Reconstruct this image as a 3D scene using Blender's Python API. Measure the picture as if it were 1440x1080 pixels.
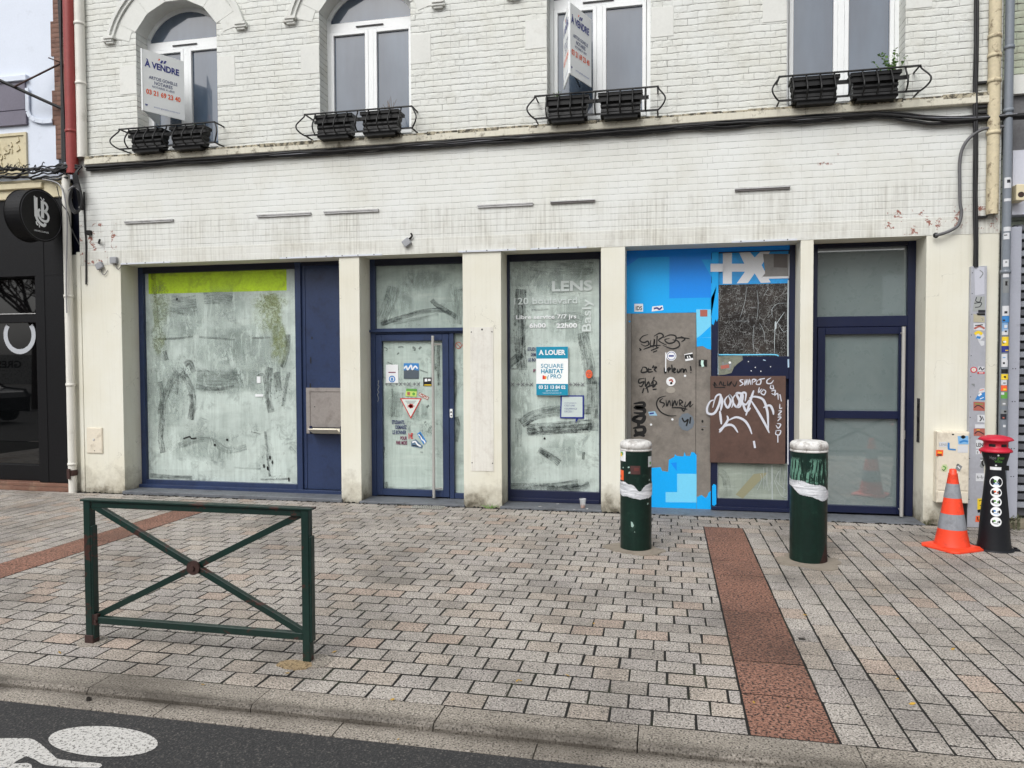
import bpy, bmesh, math, random
from mathutils import Vector, Matrix
import numpy as np
random.seed(7)
R = math.radians
for o in list(bpy.data.objects): bpy.data.objects.remove(o)
S = bpy.context.scene
C = S.collection
# ---------------------------------------------------------------- camera (fitted to the photograph: 1.8 m above the pavement)
CF, CYAW, CPIT, CROL, CD, CH = 1029.344, 0.2081157, -0.031036, -0.0039377, 8.70919, 1.8
fw = Vector((-math.sin(CYAW)*math.cos(CPIT), math.cos(CYAW)*math.cos(CPIT), math.sin(CPIT)))
r0 = Vector((math.cos(CYAW), math.sin(CYAW), 0)); u0 = r0.cross(fw)
rv = r0*math.cos(CROL)+u0*math.sin(CROL); uv_ = -r0*math.sin(CROL)+u0*math.cos(CROL)
cam_d = bpy.data.cameras.new('camera'); cam = bpy.data.objects.new('camera', cam_d); C.objects.link(cam)
M = Matrix((rv, uv_, -fw)).transposed().to_4x4(); M.translation = (0, -CD, CH)
cam.matrix_world = M
cam_d.sensor_width = 36; cam_d.lens = CF/1440*36; cam_d.clip_start = .05; cam_d.clip_end = 400
S.camera = cam
S.cycles.transparent_max_bounces = 40
# ---------------------------------------------------------------- overcast daylight
SUN_EL, SUN_AZ = 48, 200
w = bpy.data.worlds.new('World'); S.world = w; w.use_nodes = True
nt = w.node_tree; nt.nodes.clear()
sky = nt.nodes.new('ShaderNodeTexSky'); sky.sky_type = 'NISHITA'; sky.sun_disc = False
sky.sun_elevation = R(SUN_EL); sky.sun_rotation = R(SUN_AZ); sky.air_density = 1.0; sky.dust_density = 4.0; sky.ozone_density = 1.0
hs = nt.nodes.new('ShaderNodeHueSaturation'); hs.inputs['Saturation'].default_value = .12
bg = nt.nodes.new('ShaderNodeBackground'); bg.inputs['Strength'].default_value = .15
wo = nt.nodes.new('ShaderNodeOutputWorld')
tcw = nt.nodes.new('ShaderNodeTexCoord'); nz = nt.nodes.new('ShaderNodeTexNoise'); nz.inputs['Scale'].default_value = 2.6; nz.inputs['Detail'].default_value = 7; nz.inputs['Roughness'].default_value = .6
mr = nt.nodes.new('ShaderNodeMapRange'); mr.inputs[1].default_value = .38; mr.inputs[2].default_value = .66; mr.inputs[3].default_value = .72; mr.inputs[4].default_value = 1.28
vm = nt.nodes.new('ShaderNodeVectorMath'); vm.operation = 'SCALE'
nt.links.new(tcw.outputs['Generated'], nz.inputs['Vector']); nt.links.new(nz.outputs['Fac'], mr.inputs[0]); nt.links.new(sky.outputs[0], vm.inputs[0]); nt.links.new(mr.outputs[0], vm.inputs['Scale'])
nt.links.new(vm.outputs[0], hs.inputs['Color']); nt.links.new(hs.outputs[0], bg.inputs[0]); nt.links.new(bg.outputs[0], wo.inputs[0])
sd = bpy.data.lights.new('sun', 'SUN'); sd.energy = .9; sd.angle = R(35); sd.color = (1, .985, .965)
so = bpy.data.objects.new('sun', sd); C.objects.link(so)
az = R(SUN_AZ); el = R(SUN_EL)
sdir = Vector((math.sin(az)*math.cos(el), math.cos(az)*math.cos(el), math.sin(el)))
so.rotation_euler = sdir.to_track_quat('Z', 'Y').to_euler(); so.location = sdir*30
S.view_settings.view_transform = 'Standard'; S.view_settings.look = 'None'; S.view_settings.gamma = 1
S.view_settings.exposure = 0.32
# ---------------------------------------------------------------- pixel -> world on a given plane (real positions, used to read the photograph)
def ray(px, py): return fw+(px-720)/CF*rv-(py-540)/CF*uv_
def W(px, py, y=0.):
    v = ray(px, py); t = (CD+y)/v.y; return (v.x*t, CH+v.z*t)
def G(px, py, z=0.):
    v = ray(px, py); t = (z-CH)/v.z; return (v.x*t, v.y*t-CD)
def crop(ox, oy, s): return lambda pts, y: [W(ox+a/s, oy+b/s, y) for a, b in pts]
A7, A8 = crop(180, 350, 3), crop(490, 340, 2.843)
B1, B2, B3, B4, B5 = crop(690, 340, 5.4), crop(690, 530, 5.684), crop(860, 330, 5.143), crop(860, 520, 4.5), crop(1100, 320, 2.4545)
# ---------------------------------------------------------------- helpers
def lin(c):
    c /= 255
    return c/12.92 if c <= .04045 else ((c+.055)/1.055)**2.4
def K(r, g, b, k=1.0): return (min(.9, lin(r)*k), min(.9, lin(g)*k), min(.9, lin(b)*k), 1)
class MB:
    def __init__(s): s.v = []; s.f = []; s.m = []; s.uv = []; s.sm = []
    def face(s, pts, m=0, uv=None, sm=False):
        i = len(s.v); s.v += [tuple(p) for p in pts]; s.f.append(tuple(range(i, i+len(pts)))); s.m.append(m)
        s.uv.append(uv or [(p[0]+p[1], p[2]) for p in pts]); s.sm.append(sm)
    def mesh(s, vs, fs, m=0, sm=False, uvs=None):
        i = len(s.v); s.v += [tuple(p) for p in vs]
        for k, f in enumerate(fs):
            s.f.append(tuple(a+i for a in f)); s.m.append(m); s.sm.append(sm)
            s.uv.append(uvs[k] if uvs else [(vs[a][0]+vs[a][1], vs[a][2]) for a in f])
    def box(s, x0, x1, y0, y1, z0, z1, m=0, c=0.0):
        s.obox(Vector(((x0+x1)/2, (y0+y1)/2, (z0+z1)/2)), Vector(((x1-x0)/2, 0, 0)), Vector((0, (y1-y0)/2, 0)), Vector((0, 0, (z1-z0)/2)), m)
    def obox(s, c, a, b, d, m=0):
        vs = [c+a*i+b*j+d*k for i in (-1, 1) for j in (-1, 1) for k in (-1, 1)]
        s.mesh(vs, [(0, 1, 3, 2), (4, 6, 7, 5), (0, 4, 5, 1), (2, 3, 7, 6), (0, 2, 6, 4), (1, 5, 7, 3)], m)
    def bar(s, p, q, wa, wb, up=(0, 0, 1), m=0):
        p = Vector(p); q = Vector(q); d = q-p; t = d.normalized(); a = t.cross(Vector(up))
        if a.length < 1e-4: a = t.cross(Vector((0, 1, 0)))
        a.normalize(); b = a.cross(t)
        s.obox((p+q)/2, d/2, a*wa/2, b*wb/2, m)
    def tube(s, pts, r, seg=8, m=0, caps=True, sm=True):
        pts = [Vector(p) for p in pts]; n = len(pts)
        rr = r if isinstance(r, (list, tuple)) else [r]*n
        vs = []; up = None
        for i, p in enumerate(pts):
            t = (pts[min(i+1, n-1)]-pts[max(i-1, 0)]).normalized()
            if up is None:
                up = Vector((0, 0, 1)) if abs(t.z) < .9 else Vector((0, 1, 0))
            a = t.cross(up)
            if a.length < 1e-4: a = t.orthogonal()
            a.normalize(); b = a.cross(t).normalized(); up = b
            for k in range(seg):
                an = 2*math.pi*k/seg; vs.append(p+(a*math.cos(an)+b*math.sin(an))*rr[i])
        fs = [(i*seg+k, i*seg+(k+1) % seg, (i+1)*seg+(k+1) % seg, (i+1)*seg+k) for i in range(n-1) for k in range(seg)]
        s.mesh(vs, fs, m, sm)
        if caps: s.mesh(vs[:seg], [tuple(range(seg))[::-1]], m); s.mesh(vs[-seg:], [tuple(range(seg))], m)
    def lathe(s, prof, c, seg=32, m=0, sm=True, cap=True):
        vs = [(c[0]+r*math.cos(2*math.pi*k/seg), c[1]+r*math.sin(2*math.pi*k/seg), c[2]+z) for r, z in prof for k in range(seg)]
        s.mesh(vs, [(i*seg+k, i*seg+(k+1) % seg, (i+1)*seg+(k+1) % seg, (i+1)*seg+k) for i in range(len(prof)-1) for k in range(seg)], m, sm)
        if cap:
            s.mesh(vs[:seg], [tuple(range(seg))[::-1]], m); s.mesh(vs[-seg:], [tuple(range(seg))], m)
    def poly(s, xz, y, m=0): s.face([(a, y, b) for a, b in xz], m)      # flat shape facing the street
    def disc(s, x, z, r, y, m=0, n=24, rz=None): s.poly([(x+r*math.cos(2*math.pi*k/n), z+(rz or r)*math.sin(2*math.pi*k/n)) for k in range(n)], y, m)
    def ring(s, x, z, r, r2, y, m=0, n=28):
        for k in range(n):
            a, b = 2*math.pi*k/n, 2*math.pi*(k+1)/n
            s.poly([(x+r*math.cos(a), z+r*math.sin(a)), (x+r*math.cos(b), z+r*math.sin(b)), (x+r2*math.cos(b), z+r2*math.sin(b)), (x+r2*math.cos(a), z+r2*math.sin(a))], y, m)
    def ribbon(s, pts, wd, y, m=0, taper=False, close=False, sub=5):     # brush stroke in the facade plane
        P = smooth(pts, sub, close); n = len(P); L = 0; S_ = []
        for i, p in enumerate(P):
            a = P[max(i-1, 0)]; b = P[min(i+1, n-1)]
            dx, dz = b[0]-a[0], b[1]-a[1]; l = math.hypot(dx, dz) or 1e-6
            if i: L += math.hypot(p[0]-P[i-1][0], p[1]-P[i-1][1])
            h = wd/2*(1 if not taper else max(.25, math.sin(math.pi*min(1, max(0, (i+.5)/n)))**.5))
            S_.append(((p[0]-dz/l*h, p[1]+dx/l*h), (p[0]+dz/l*h, p[1]-dx/l*h), L))
        for i in range(n-1):
            a, b = S_[i], S_[i+1]
            s.face([(a[0][0], y, a[0][1]), (a[1][0], y, a[1][1]), (b[1][0], y, b[1][1]), (b[0][0], y, b[0][1])], m,
                   [(a[2], 0), (a[2], 1), (b[2], 1), (b[2], 0)])
    def text(s, t, o, size, m=0, u=(1, 0, 0), v=(0, 0, 1), n=(0, -1, 0), bold=0.0, align='CENTER', width=None, shear=0):
        vs, fs = glyphs(t, bold, align, shear)
        if not vs: return
        k = size/.72; kx = k
        if width:
            xs = [a[0] for a in vs]; kx = width/(max(xs)-min(xs))
        u, v, n, o = Vector(u), Vector(v), Vector(n), Vector(o)
        s.mesh([o+u*a[0]*kx+v*a[1]*k+n*.0005 for a in vs], fs, m)
    def build(s, name, mats, parent=None, bevel=0, seg=1, merge=False):
        me = bpy.data.meshes.new(name); me.from_pydata(s.v, [], s.f)
        if not isinstance(mats, (list, tuple)): mats = [mats]
        for a in mats: me.materials.append(a)
        me.polygons.foreach_set('material_index', s.m); me.polygons.foreach_set('use_smooth', s.sm)
        ul = me.uv_layers.new(name='UVMap'); ul.data.foreach_set('uv', [c for f in s.uv for p in f for c in p])
        me.update()
        if merge:
            bm = bmesh.new(); bm.from_mesh(me); bmesh.ops.remove_doubles(bm, verts=bm.verts, dist=1e-5); bm.to_mesh(me); bm.free()
        o = bpy.data.objects.new(name, me); C.objects.link(o)
        if parent:
            o.parent = parent
            if parent.type == 'EMPTY': o.matrix_parent_inverse = (Matrix.Translation(parent.location) @ parent.rotation_euler.to_matrix().to_4x4()).inverted()
        if bevel:
            b = o.modifiers.new('bevel', 'BEVEL'); b.width = bevel; b.segments = seg; b.limit_method = 'ANGLE'; b.angle_limit = R(40)
        return o
def smooth(pts, sub=5, close=False):
    if len(pts) < 3 or sub < 2:
        return list(pts)
    out = []; n = len(pts)
    for i in range(n-1):
        p0, p1, p2, p3 = pts[max(i-1, 0)], pts[i], pts[i+1], pts[min(i+2, n-1)]
        for k in range(sub):
            t = k/sub
            out.append(tuple(.5*((2*b)+(-a+c)*t+(2*a-5*b+4*c-d)*t*t+(-a+3*b-3*c+d)*t**3) for a, b, c, d in zip(p0, p1, p2, p3)))
    out.append(tuple(pts[-1])); return out
_gc = {}
def glyphs(t, bold, align, shear):
    k = (t, bold, align, shear)
    if k not in _gc:
        cu = bpy.data.curves.new('t', 'FONT'); cu.body = t; cu.align_x = align; cu.offset = bold; cu.resolution_u = 3; cu.shear = shear
        ob = bpy.data.objects.new('t', cu); C.objects.link(ob)
        dg = bpy.context.evaluated_depsgraph_get(); me = bpy.data.meshes.new_from_object(ob.evaluated_get(dg))
        _gc[k] = ([tuple(v.co) for v in me.vertices], [tuple(p.vertices) for p in me.polygons])
        bpy.data.objects.remove(ob); bpy.data.curves.remove(cu); bpy.data.meshes.remove(me)
    return _gc[k]
def tag(o, label=None, cat=None, group=None, kind=None):
    if label: o['label'] = label
    if cat: o['category'] = cat
    if group: o['group'] = group
    if kind: o['kind'] = kind
    return o
def thing(name, label, cat, loc=(0, 0, 0), group=None):
    o = bpy.data.objects.new(name, None); C.objects.link(o); o.location = loc; o.empty_display_size = .2
    return tag(o, label, cat, group)
# ---------------------------------------------------------------- materials
class NT:
    def __init__(s, name):
        s.mat = bpy.data.materials.new(name); s.mat.use_nodes = True; s.t = s.mat.node_tree; s.t.nodes.clear()
        s.out = s.t.nodes.new('ShaderNodeOutputMaterial'); s.co = None
    def n(s, typ, props=None, **inp):
        nd = s.t.nodes.new('ShaderNode'+typ)
        for k, v in (props or {}).items(): setattr(nd, k, v)
        for k, v in inp.items():
            k = int(k[1:]) if k[0] == '_' else k.replace('_', ' ')
            s.put(nd.inputs[k], v)
        return nd
    def put(s, sock, v):
        if hasattr(v, 'outputs'): v = v.outputs[0]
        if isinstance(v, bpy.types.NodeSocket): s.t.links.new(v, sock)
        else: sock.default_value = v
    def obj(s):
        if s.co is None: s.co = s.n('TexCoord').outputs['Object']
        return s.co
    def map(s, sc=(1, 1, 1), src=None, loc=(0, 0, 0)): return s.n('Mapping', None, Vector=src or s.obj(), Scale=sc, Location=loc).outputs[0]
    def noise(s, sc, det=4, rough=.6, src=None, dist=0): return s.n('TexNoise', None, Vector=src or s.obj(), Scale=sc, Detail=det, Roughness=rough, Distortion=dist).outputs['Fac']
    def math(s, op, a, b=0., cl=False): return s.n('Math', dict(operation=op, use_clamp=cl), _0=a, _1=b).outputs[0]
    def ramp(s, f, lo, hi, a=0., b=1.): return s.n('MapRange', None, Value=f, _1=lo, _2=hi, _3=a, _4=b).outputs[0]
    def mix(s, f, a, b, mode='MIX'):
        nd = s.n('Mix', dict(data_type='RGBA', blend_type=mode)); s.put(nd.inputs[0], f); s.put(nd.inputs[6], a); s.put(nd.inputs[7], b); return nd.outputs[2]
    def bump(s, h, st=.3, d=.01, nrm=None):
        nd = s.n('Bump', None, Height=h, Strength=st, Distance=d)
        if nrm: s.put(nd.inputs['Normal'], nrm)
        return nd.outputs[0]
    def pbr(s, col, rough=.6, nrm=None, **kw):
        b = s.n('BsdfPrincipled', None, Base_Color=col, Roughness=rough)
        if nrm: s.put(b.inputs['Normal'], nrm)
        for k, v in kw.items(): s.put(b.inputs[k.replace('_', ' ')], v)
        s.t.links.new(b.outputs[0], s.out.inputs[0]); return s.mat
def paint(name, col, rough=.5, var=.12, dirt=None, dsc=6, dlo=.6, dhi=.72, damt=.6, bump=.1, bsc=40, metal=0, spec=.5, streak=0):
    s = NT(name)
    n1 = s.noise(2.3, 5, .65); n2 = s.noise(bsc, 4, .6)
    c = s.mix(s.ramp(n1, .3, .7), tuple(x*(1-var) for x in col[:3])+(1,), tuple(min(1, x*(1+var)) for x in col[:3])+(1,))
    c = s.mix(s.ramp(n2, .35, .7, 0, var*1.2), c, (0, 0, 0, 1))
    if dirt:
        d = s.noise(dsc, 7, .7, dist=.3); c = s.mix(s.ramp(d, dlo, dhi, 0, damt), c, dirt)
    if streak:
        d = s.noise(1, 5, .6, s.map((28, 28, 1.1))); c = s.mix(s.ramp(d, .5, .72, 0, streak), c, dirt or (.1, .09, .07, 1))
    r = s.ramp(n2, .3, .7, rough-.06, min(1, rough+.08))
    return s.pbr(c, r, s.bump(s.math('ADD', n2, s.math('MULTIPLY', n1, 2.)), bump, .004), Metallic=metal, Specular_IOR_Level=spec)
def flat(name, col, rough=.55, **kw):
    s = NT(name); n = s.noise(60, 3); c = s.mix(s.ramp(n, .35, .7, 0, .12), col, (col[0]*.6, col[1]*.6, col[2]*.6, 1)); return s.pbr(c, rough, **kw)
def brick(name, base, line, depth, rough_amt, bw=.225, bh=.075, mortar=.006, streak=0., old=0., red=None, tint=.06):
    s = NT(name); co = s.obj()
    sp = s.n('SeparateXYZ', None, _0=co)
    u = s.math('ADD', sp.outputs[0], sp.outputs[1])
    v = s.n('CombineXYZ', None, X=u, Y=sp.outputs[2], Z=0.).outputs[0]
    wn = s.n('TexNoise', None, Vector=co, Scale=5., Detail=3., Roughness=.55).outputs['Color']
    w2 = s.n('TexNoise', None, Vector=co, Scale=28., Detail=2.).outputs['Color']
    off = s.n('VectorMath', dict(operation='SUBTRACT'), _0=wn, _1=(.5, .5, .5)).outputs[0]
    off = s.n('VectorMath', dict(operation='SCALE'), _0=off, Scale=.012+.014*rough_amt).outputs[0]
    off2 = s.n('VectorMath', dict(operation='SUBTRACT'), _0=w2, _1=(.5, .5, .5)).outputs[0]
    off2 = s.n('VectorMath', dict(operation='SCALE'), _0=off2, Scale=.004+.006*rough_amt).outputs[0]
    vv = s.n('VectorMath', dict(operation='ADD'), _0=s.n('VectorMath', dict(operation='ADD'), _0=v, _1=off).outputs[0], _1=off2).outputs[0]
    def bt(w_, m_, sm): return s.n('TexBrick', dict(offset=.5, offset_frequency=2, squash=.5 if w_ < 1 else 1, squash_frequency=3), Vector=vv, Color1=(0, 0, 0, 1), Color2=(1, 1, 1, 1), Mortar=(.5, .5, .5, 1), Scale=1., Mortar_Size=m_, Mortar_Smooth=sm, Bias=0., Brick_Width=w_, Row_Height=bh)
    b1 = bt(bw, mortar*.35, .3); bb = bt(bw, mortar*2.2, 1.); b2 = bt(60., mortar*.42, .3)
    brk = s.ramp(s.noise(3.1, 6, .7), .42, .62)             # where joints are open or filled with paint
    brk2 = s.ramp(s.noise(6., 5, .75), .36, .6)
    l1 = s.math('MULTIPLY', b1.outputs['Fac'], s.math('MULTIPLY', brk, s.math('MULTIPLY', brk2, .75)))
    l2 = s.math('MULTIPLY', b2.outputs['Fac'], s.ramp(brk2, 0, 1, .12, 1.))
    ln = s.math('MAXIMUM', l1, l2)
    n1 = s.noise(1.1, 5, .6); n3 = s.noise(14, 6, .7)
    c = s.mix(s.ramp(n1, .35, .68), base, tuple(a*b for a, b in zip(base[:3], (.95, .935, .89)))+(1,))
    c = s.mix(s.math('MULTIPLY', b1.outputs['Color'], tint*2), c, tuple(a*.8 for a in base[:3])+(1,))
    if old:
        c = s.mix(s.ramp(s.noise(2.2, 7, .75), .5, .75, 0, old), c, K(150, 140, 118))
    c = s.mix(s.ramp(n3, .62, .8, 0, .35), c, K(140, 132, 118))
    sf = s.ramp(s.noise(1, 4, .6, s.map((34, 34, 1.2))), .42, .74, 0, 1)
    if streak:
        zz = s.math('MULTIPLY', s.ramp(sp.outputs[2], 3.66, 3.78, 1, .12), s.ramp(s.noise(1.1, 5, .7), .40, .62, .12, 1.))
        c = s.mix(s.math('MULTIPLY', sf, s.math('MULTIPLY', zz, streak)), c, K(128, 122, 110))
    if red:
        rf = s.ramp(s.noise(9, 6, .75), .575, .585); m_ = None
        for (x0, x1, z0, z1) in red:
            a = s.math('MULTIPLY', s.ramp(sp.outputs[0], x0, x0+.04), s.ramp(sp.outputs[0], x1-.04, x1, 1, 0))
            b = s.math('MULTIPLY', s.ramp(sp.outputs[2], z0, z0+.02), s.ramp(sp.outputs[2], z1-.02, z1, 1, 0))
            q = s.math('MULTIPLY', a, b); m_ = q if m_ is None else s.math('MAXIMUM', m_, q)
        c = s.mix(s.math('MULTIPLY', rf, m_), c, K(146, 98, 86))
    c = s.mix(s.math('MULTIPLY', ln, line, True), c, K(60, 55, 48))
    h = s.math('SUBTRACT', s.math('ADD', s.math('MULTIPLY', s.noise(22, 5, .65), .4+rough_amt*.4), s.math('MULTIPLY', s.ramp(s.noise(7, 6, .75), .5, .62), rough_amt*.5)), s.math('MULTIPLY', bb.outputs['Fac'], .30))
    h = s.math('SUBTRACT', h, s.math('MULTIPLY', ln, 1.6))
    h = s.math('ADD', h, s.math('MULTIPLY', b1.outputs['Color'], .35*rough_amt))
    return s.pbr(c, .62, s.bump(h, depth, .008), Specular_IOR_Level=.35)
def render_wall(name, base, base_dirt=True, vs=0.):          # smooth painted render with grime splashed up from the ground
    s = NT(name); sp = s.n('SeparateXYZ', None, _0=s.obj())
    n1 = s.noise(1.3, 5, .6); n2 = s.noise(30, 5, .7)
    c = s.mix(s.ramp(n1, .35, .65), base, tuple(a*b for a, b in zip(base[:3], (.94, .92, .87)))+(1,))
    c = s.mix(s.ramp(n2, .6, .85, 0, .25), c, K(120, 112, 95))
    c = s.mix(s.ramp(s.noise(1, 4, .6, s.map((30, 30, 1.0))), .5, .8, 0, .12+vs), c, K(150, 144, 128))
    if base_dirt:
        g = s.math('ADD', sp.outputs[2], s.math('MULTIPLY', s.math('SUBTRACT', s.noise(4, 6, .7), .5), -.9))
        c = s.mix(s.ramp(g, -.12, .36, .85, 0), c, K(120, 108, 86))
        c = s.mix(s.ramp(g, -.12, .12, .8, 0), c, K(58, 54, 44))
    cr = s.n('TexVoronoi', dict(feature='DISTANCE_TO_EDGE'), Vector=s.n('VectorMath', dict(operation='ADD'), _0=s.obj(), _1=s.n('TexNoise', None, Vector=s.obj(), Scale=4., Detail=4.).outputs['Color']).outputs[0], Scale=1.1).outputs[0]
    crk = s.math('MULTIPLY', s.ramp(cr, 0, .004, 1, 0), s.ramp(s.noise(2, 2), .55, .62))
    c = s.mix(s.math('MULTIPLY', crk, .55), c, K(80, 74, 62))
    return s.pbr(c, .75, s.bump(s.math('ADD', s.math('MULTIPLY', n2, .5), n1), .25, .006), Specular_IOR_Level=.3)
def whitewash(name, base, clear=.35, coat=1.):               # glass smeared with whiting on its inner face
    s = NT(name); sp = s.n('SeparateXYZ', None, _0=s.obj())
    v = s.n('CombineXYZ', None, X=sp.outputs[0], Y=sp.outputs[2], Z=0.).outputs[0]
    wn = s.n('TexNoise', None, Vector=s.obj(), Scale=7., Detail=4.).outputs['Color']
    vv = s.n('VectorMath', dict(operation='ADD'), _0=v, _1=s.n('VectorMath', dict(operation='SCALE'), _0=wn, Scale=.05).outputs[0]).outputs[0]
    def br_(w_, h_, of, m_): return s.n('TexBrick', dict(offset=of), Vector=vv, Color1=(0, 0, 0, 1), Color2=(1, 1, 1, 1), Mortar=(.95, .95, .95, 1), Scale=1., Mortar_Size=m_, Brick_Width=w_, Row_Height=h_).outputs['Color']
    c = s.mix(s.math('MULTIPLY', br_(.43, .31, .37, .004), .26), base, tuple(a*.62 for a in base[:3])+(1,))
    c = s.mix(s.math('MULTIPLY', br_(.17, .23, .61, .0), .16), c, tuple(a*.6 for a in base[:3])+(1,))
    st = s.noise(1, 6, .7, s.map((22, 22, 1.3))); c = s.mix(s.ramp(st, .42, .7, 0, .35), c, K(116, 128, 122))
    sh2 = s.noise(1, 5, .65, s.map((1.6, 1.6, 11))); c = s.mix(s.ramp(sh2, .5, .75, 0, .4), c, K(214, 224, 216))
    big = s.noise(1.25, 7, .7, dist=.9); c = s.mix(s.ramp(big, .46, .66, 0, clear), c, K(92, 104, 98))
    mid = s.noise(5.5, 8, .78, dist=.8); mm = s.ramp(s.noise(1.7, 4, .6), .45, .62); c = s.mix(s.math('MULTIPLY', s.ramp(mid, .5, .62, 0, .55), mm), c, K(70, 80, 78))
    wr = s.noise(26, 9, .85, dist=1.6); msk = s.ramp(s.noise(2.3, 4), .52, .64)
    c = s.mix(s.math('MULTIPLY', s.ramp(wr, .56, .61), s.math('MULTIPLY', msk, .8)), c, K(40, 48, 48))
    return s.pbr(c, .55, s.bump(st, .05, .002), Coat_Weight=coat, Coat_Roughness=.03, Coat_IOR=1.5)
def smear(name, dark, dens=.55, alpha=.8, vscale=9.):        # gap wiped in the whiting: ragged edges, streaked along the stroke
    s = NT(name); uv = s.n('TexCoord').outputs['UV']; sp = s.n('SeparateXYZ', None, _0=uv)
    n = s.noise(1, 5, .75, s.map((3., vscale, 1), uv)); n2 = s.noise(11, 8, .8, dist=1.); n3 = s.noise(4, 4, .6)
    e = s.math('MULTIPLY', sp.outputs[1], s.math('SUBTRACT', 1., sp.outputs[1]))
    e = s.ramp(s.math('ADD', e, s.math('MULTIPLY', s.math('SUBTRACT', n2, .5), .22)), .03, .12)
    a = s.math('MULTIPLY', s.math('MULTIPLY', s.ramp(n, dens-.15, dens+.12), e), s.ramp(n2, .36, .58, .25, 1.))
    a = s.math('MULTIPLY', s.math('MULTIPLY', a, alpha*1.12), s.ramp(n3, .35, .55, .6, 1.))
    b = s.n('BsdfPrincipled', None, Base_Color=dark, Roughness=.3); t = s.n('BsdfTransparent')
    m = s.n('MixShader', None, _0=a, _1=t, _2=b); s.t.links.new(m.outputs[0], s.out.inputs[0]); return s.mat
def speckle(name, base, dark, light, sc=110, island=.35, rough=.8, bump=.35, dlo=.55, det=2, tints=None, edge_dark=None):
    s = NT(name); geo = s.n('NewGeometry'); rnd = geo.outputs['Random Per Island']
    nf = s.noise(sc, det, .6); nm = s.noise(sc*.37, 3, .6); nl = s.noise(1.1, 5, .65)
    c = s.mix(s.ramp(nf, dlo, dlo+.07), base, dark); c = s.mix(s.ramp(nf, .33, .42, 1, 0), c, light)
    c = s.mix(s.ramp(nm, .58, .68, 0, .55), c, dark)
    if island:
        if tints:
            cr = s.n('ValToRGB'); s.put(cr.inputs[0], rnd); cr.color_ramp.interpolation = 'CONSTANT'
            for i, (p_, cc) in enumerate(tints):
                e = cr.color_ramp.elements[i] if i < 2 else cr.color_ramp.elements.new(p_)
                e.position = p_; e.color = cc
            c = s.mix(1., c, cr.outputs[0], 'MULTIPLY')
        rr = s.math('FRACT', s.math('MULTIPLY', rnd, 37.7))
        c = s.mix(s.ramp(rr, 0, 1, island, 0), c, (0, 0, 0, 1))
    sp_ = s.n('TexVoronoi', None, Vector=s.obj(), Scale=2.6).outputs['Distance']; c = s.mix(s.ramp(sp_, .035, .05, .5, 0), c, K(60, 56, 52, .8))
    c = s.mix(s.ramp(nl, .44, .7, 0, .52), c, (dark[0]*.9, dark[1]*.85, dark[2]*.75, 1))
    c = s.mix(s.ramp(s.noise(5, 6, .75), .6, .78, 0, .45), c, K(60, 56, 46, .8))
    if edge_dark:  # noisy darker band along the kerb edge
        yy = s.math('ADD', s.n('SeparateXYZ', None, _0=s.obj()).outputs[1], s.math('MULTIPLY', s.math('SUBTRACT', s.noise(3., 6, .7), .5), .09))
        gm = s.math('MULTIPLY', s.math('MULTIPLY', s.ramp(yy, edge_dark[0]-.06, edge_dark[0]), s.ramp(yy, edge_dark[0]+.02, edge_dark[0]+.10, 1, 0)), s.ramp(s.noise(.9, 4, .6), .36, .55, .25, .8)); c = s.mix(gm, c, K(58, 52, 44, .8))
    g = s.noise(.8, 4); r = s.ramp(g, .4, .7, rough-.15, rough)
    return s.pbr(c, r, s.bump(s.math('ADD', nf, s.math('MULTIPLY', nm, 1.3)), bump, .004), Specular_IOR_Level=.4)
W1_ = K(214, 211, 204, 1.12)
m_brick_up = brick('painted_brick_upper', K(208, 210, 206, 1.12), .85, .75, 1.1, mortar=.009, old=.2, tint=.06, red=None)
m_brick_lo = brick('painted_brick_lower', K(209, 211, 208, 1.12), .62, .3, .15, mortar=.008, streak=.58, old=.12, tint=.03,
                   red=[(-7.95, -7.32, 3.25, 3.72), (2.2, 3.45, 3.33, 3.46), (1.62, 1.9, 3.95, 4.08)])
m_band = brick('painted_band', K(206, 207, 202, 1.12), .0, .3, .3, streak=.6, old=.2, red=[(2.3, 3.45, 3.15, 3.34), (-7.95, -7.3, 3.15, 3.34)])
m_pier = render_wall('cream_render', K(213, 212, 201, 1.1))
m_sofit = render_wall('cream_soffit', K(206, 205, 192, 1.1), False)
m_course = paint('string_course_paint', K(204, 200, 184, 1.08), .7, .05, K(92, 82, 62), 9, .55, .66, .75, .4, 40, streak=.12)
m_ledge = paint('lichen_stone', K(176, 168, 146), .85, .2, K(34, 32, 26), 12, .46, .56, .9, .5, 60)
m_stone = paint('painted_stone', K(204, 205, 200, 1.12), .65, .04, K(150, 144, 130), 3, .58, .75, .35, .25, 30)
m_upvc = paint('white_upvc', K(222, 224, 224, 1.12), .35, .03, K(120, 118, 110), 4, .62, .8, .35, .03)
s = NT('upper_glass'); m_upglass = s.pbr(s.mix(s.ramp(s.noise(1, 4, .5, s.map((3, 3, .6))), .4, .65), K(52, 68, 88, .85), K(72, 90, 110, .85)), .2, Coat_Weight=1., Coat_Roughness=.01, Coat_IOR=1.85)
m_blue = paint('blue_paint', K(38, 53, 86, 1.05), .38, .12, K(20, 24, 44), 5, .52, .75, .55, .12, 30)
m_navy = paint('navy_paint', K(18, 27, 58, 1.0), .35, .1, K(12, 16, 30), 6, .6, .75, .4, .08)
m_dkblue = paint('soffit_navy', K(14, 20, 44), .5, .1)
m_wash = whitewash('whitewashed_glass', K(196, 209, 203, 1.1), .24)
m_wash2 = whitewash('whitewashed_glass_grey', K(172, 187, 180, 1.1), .4)
m_frost = paint('frosted_glass', K(114, 128, 128, 1.0), .3, .05, K(134, 146, 144), 2, .45, .7, .4, .02, 12, streak=0)
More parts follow.
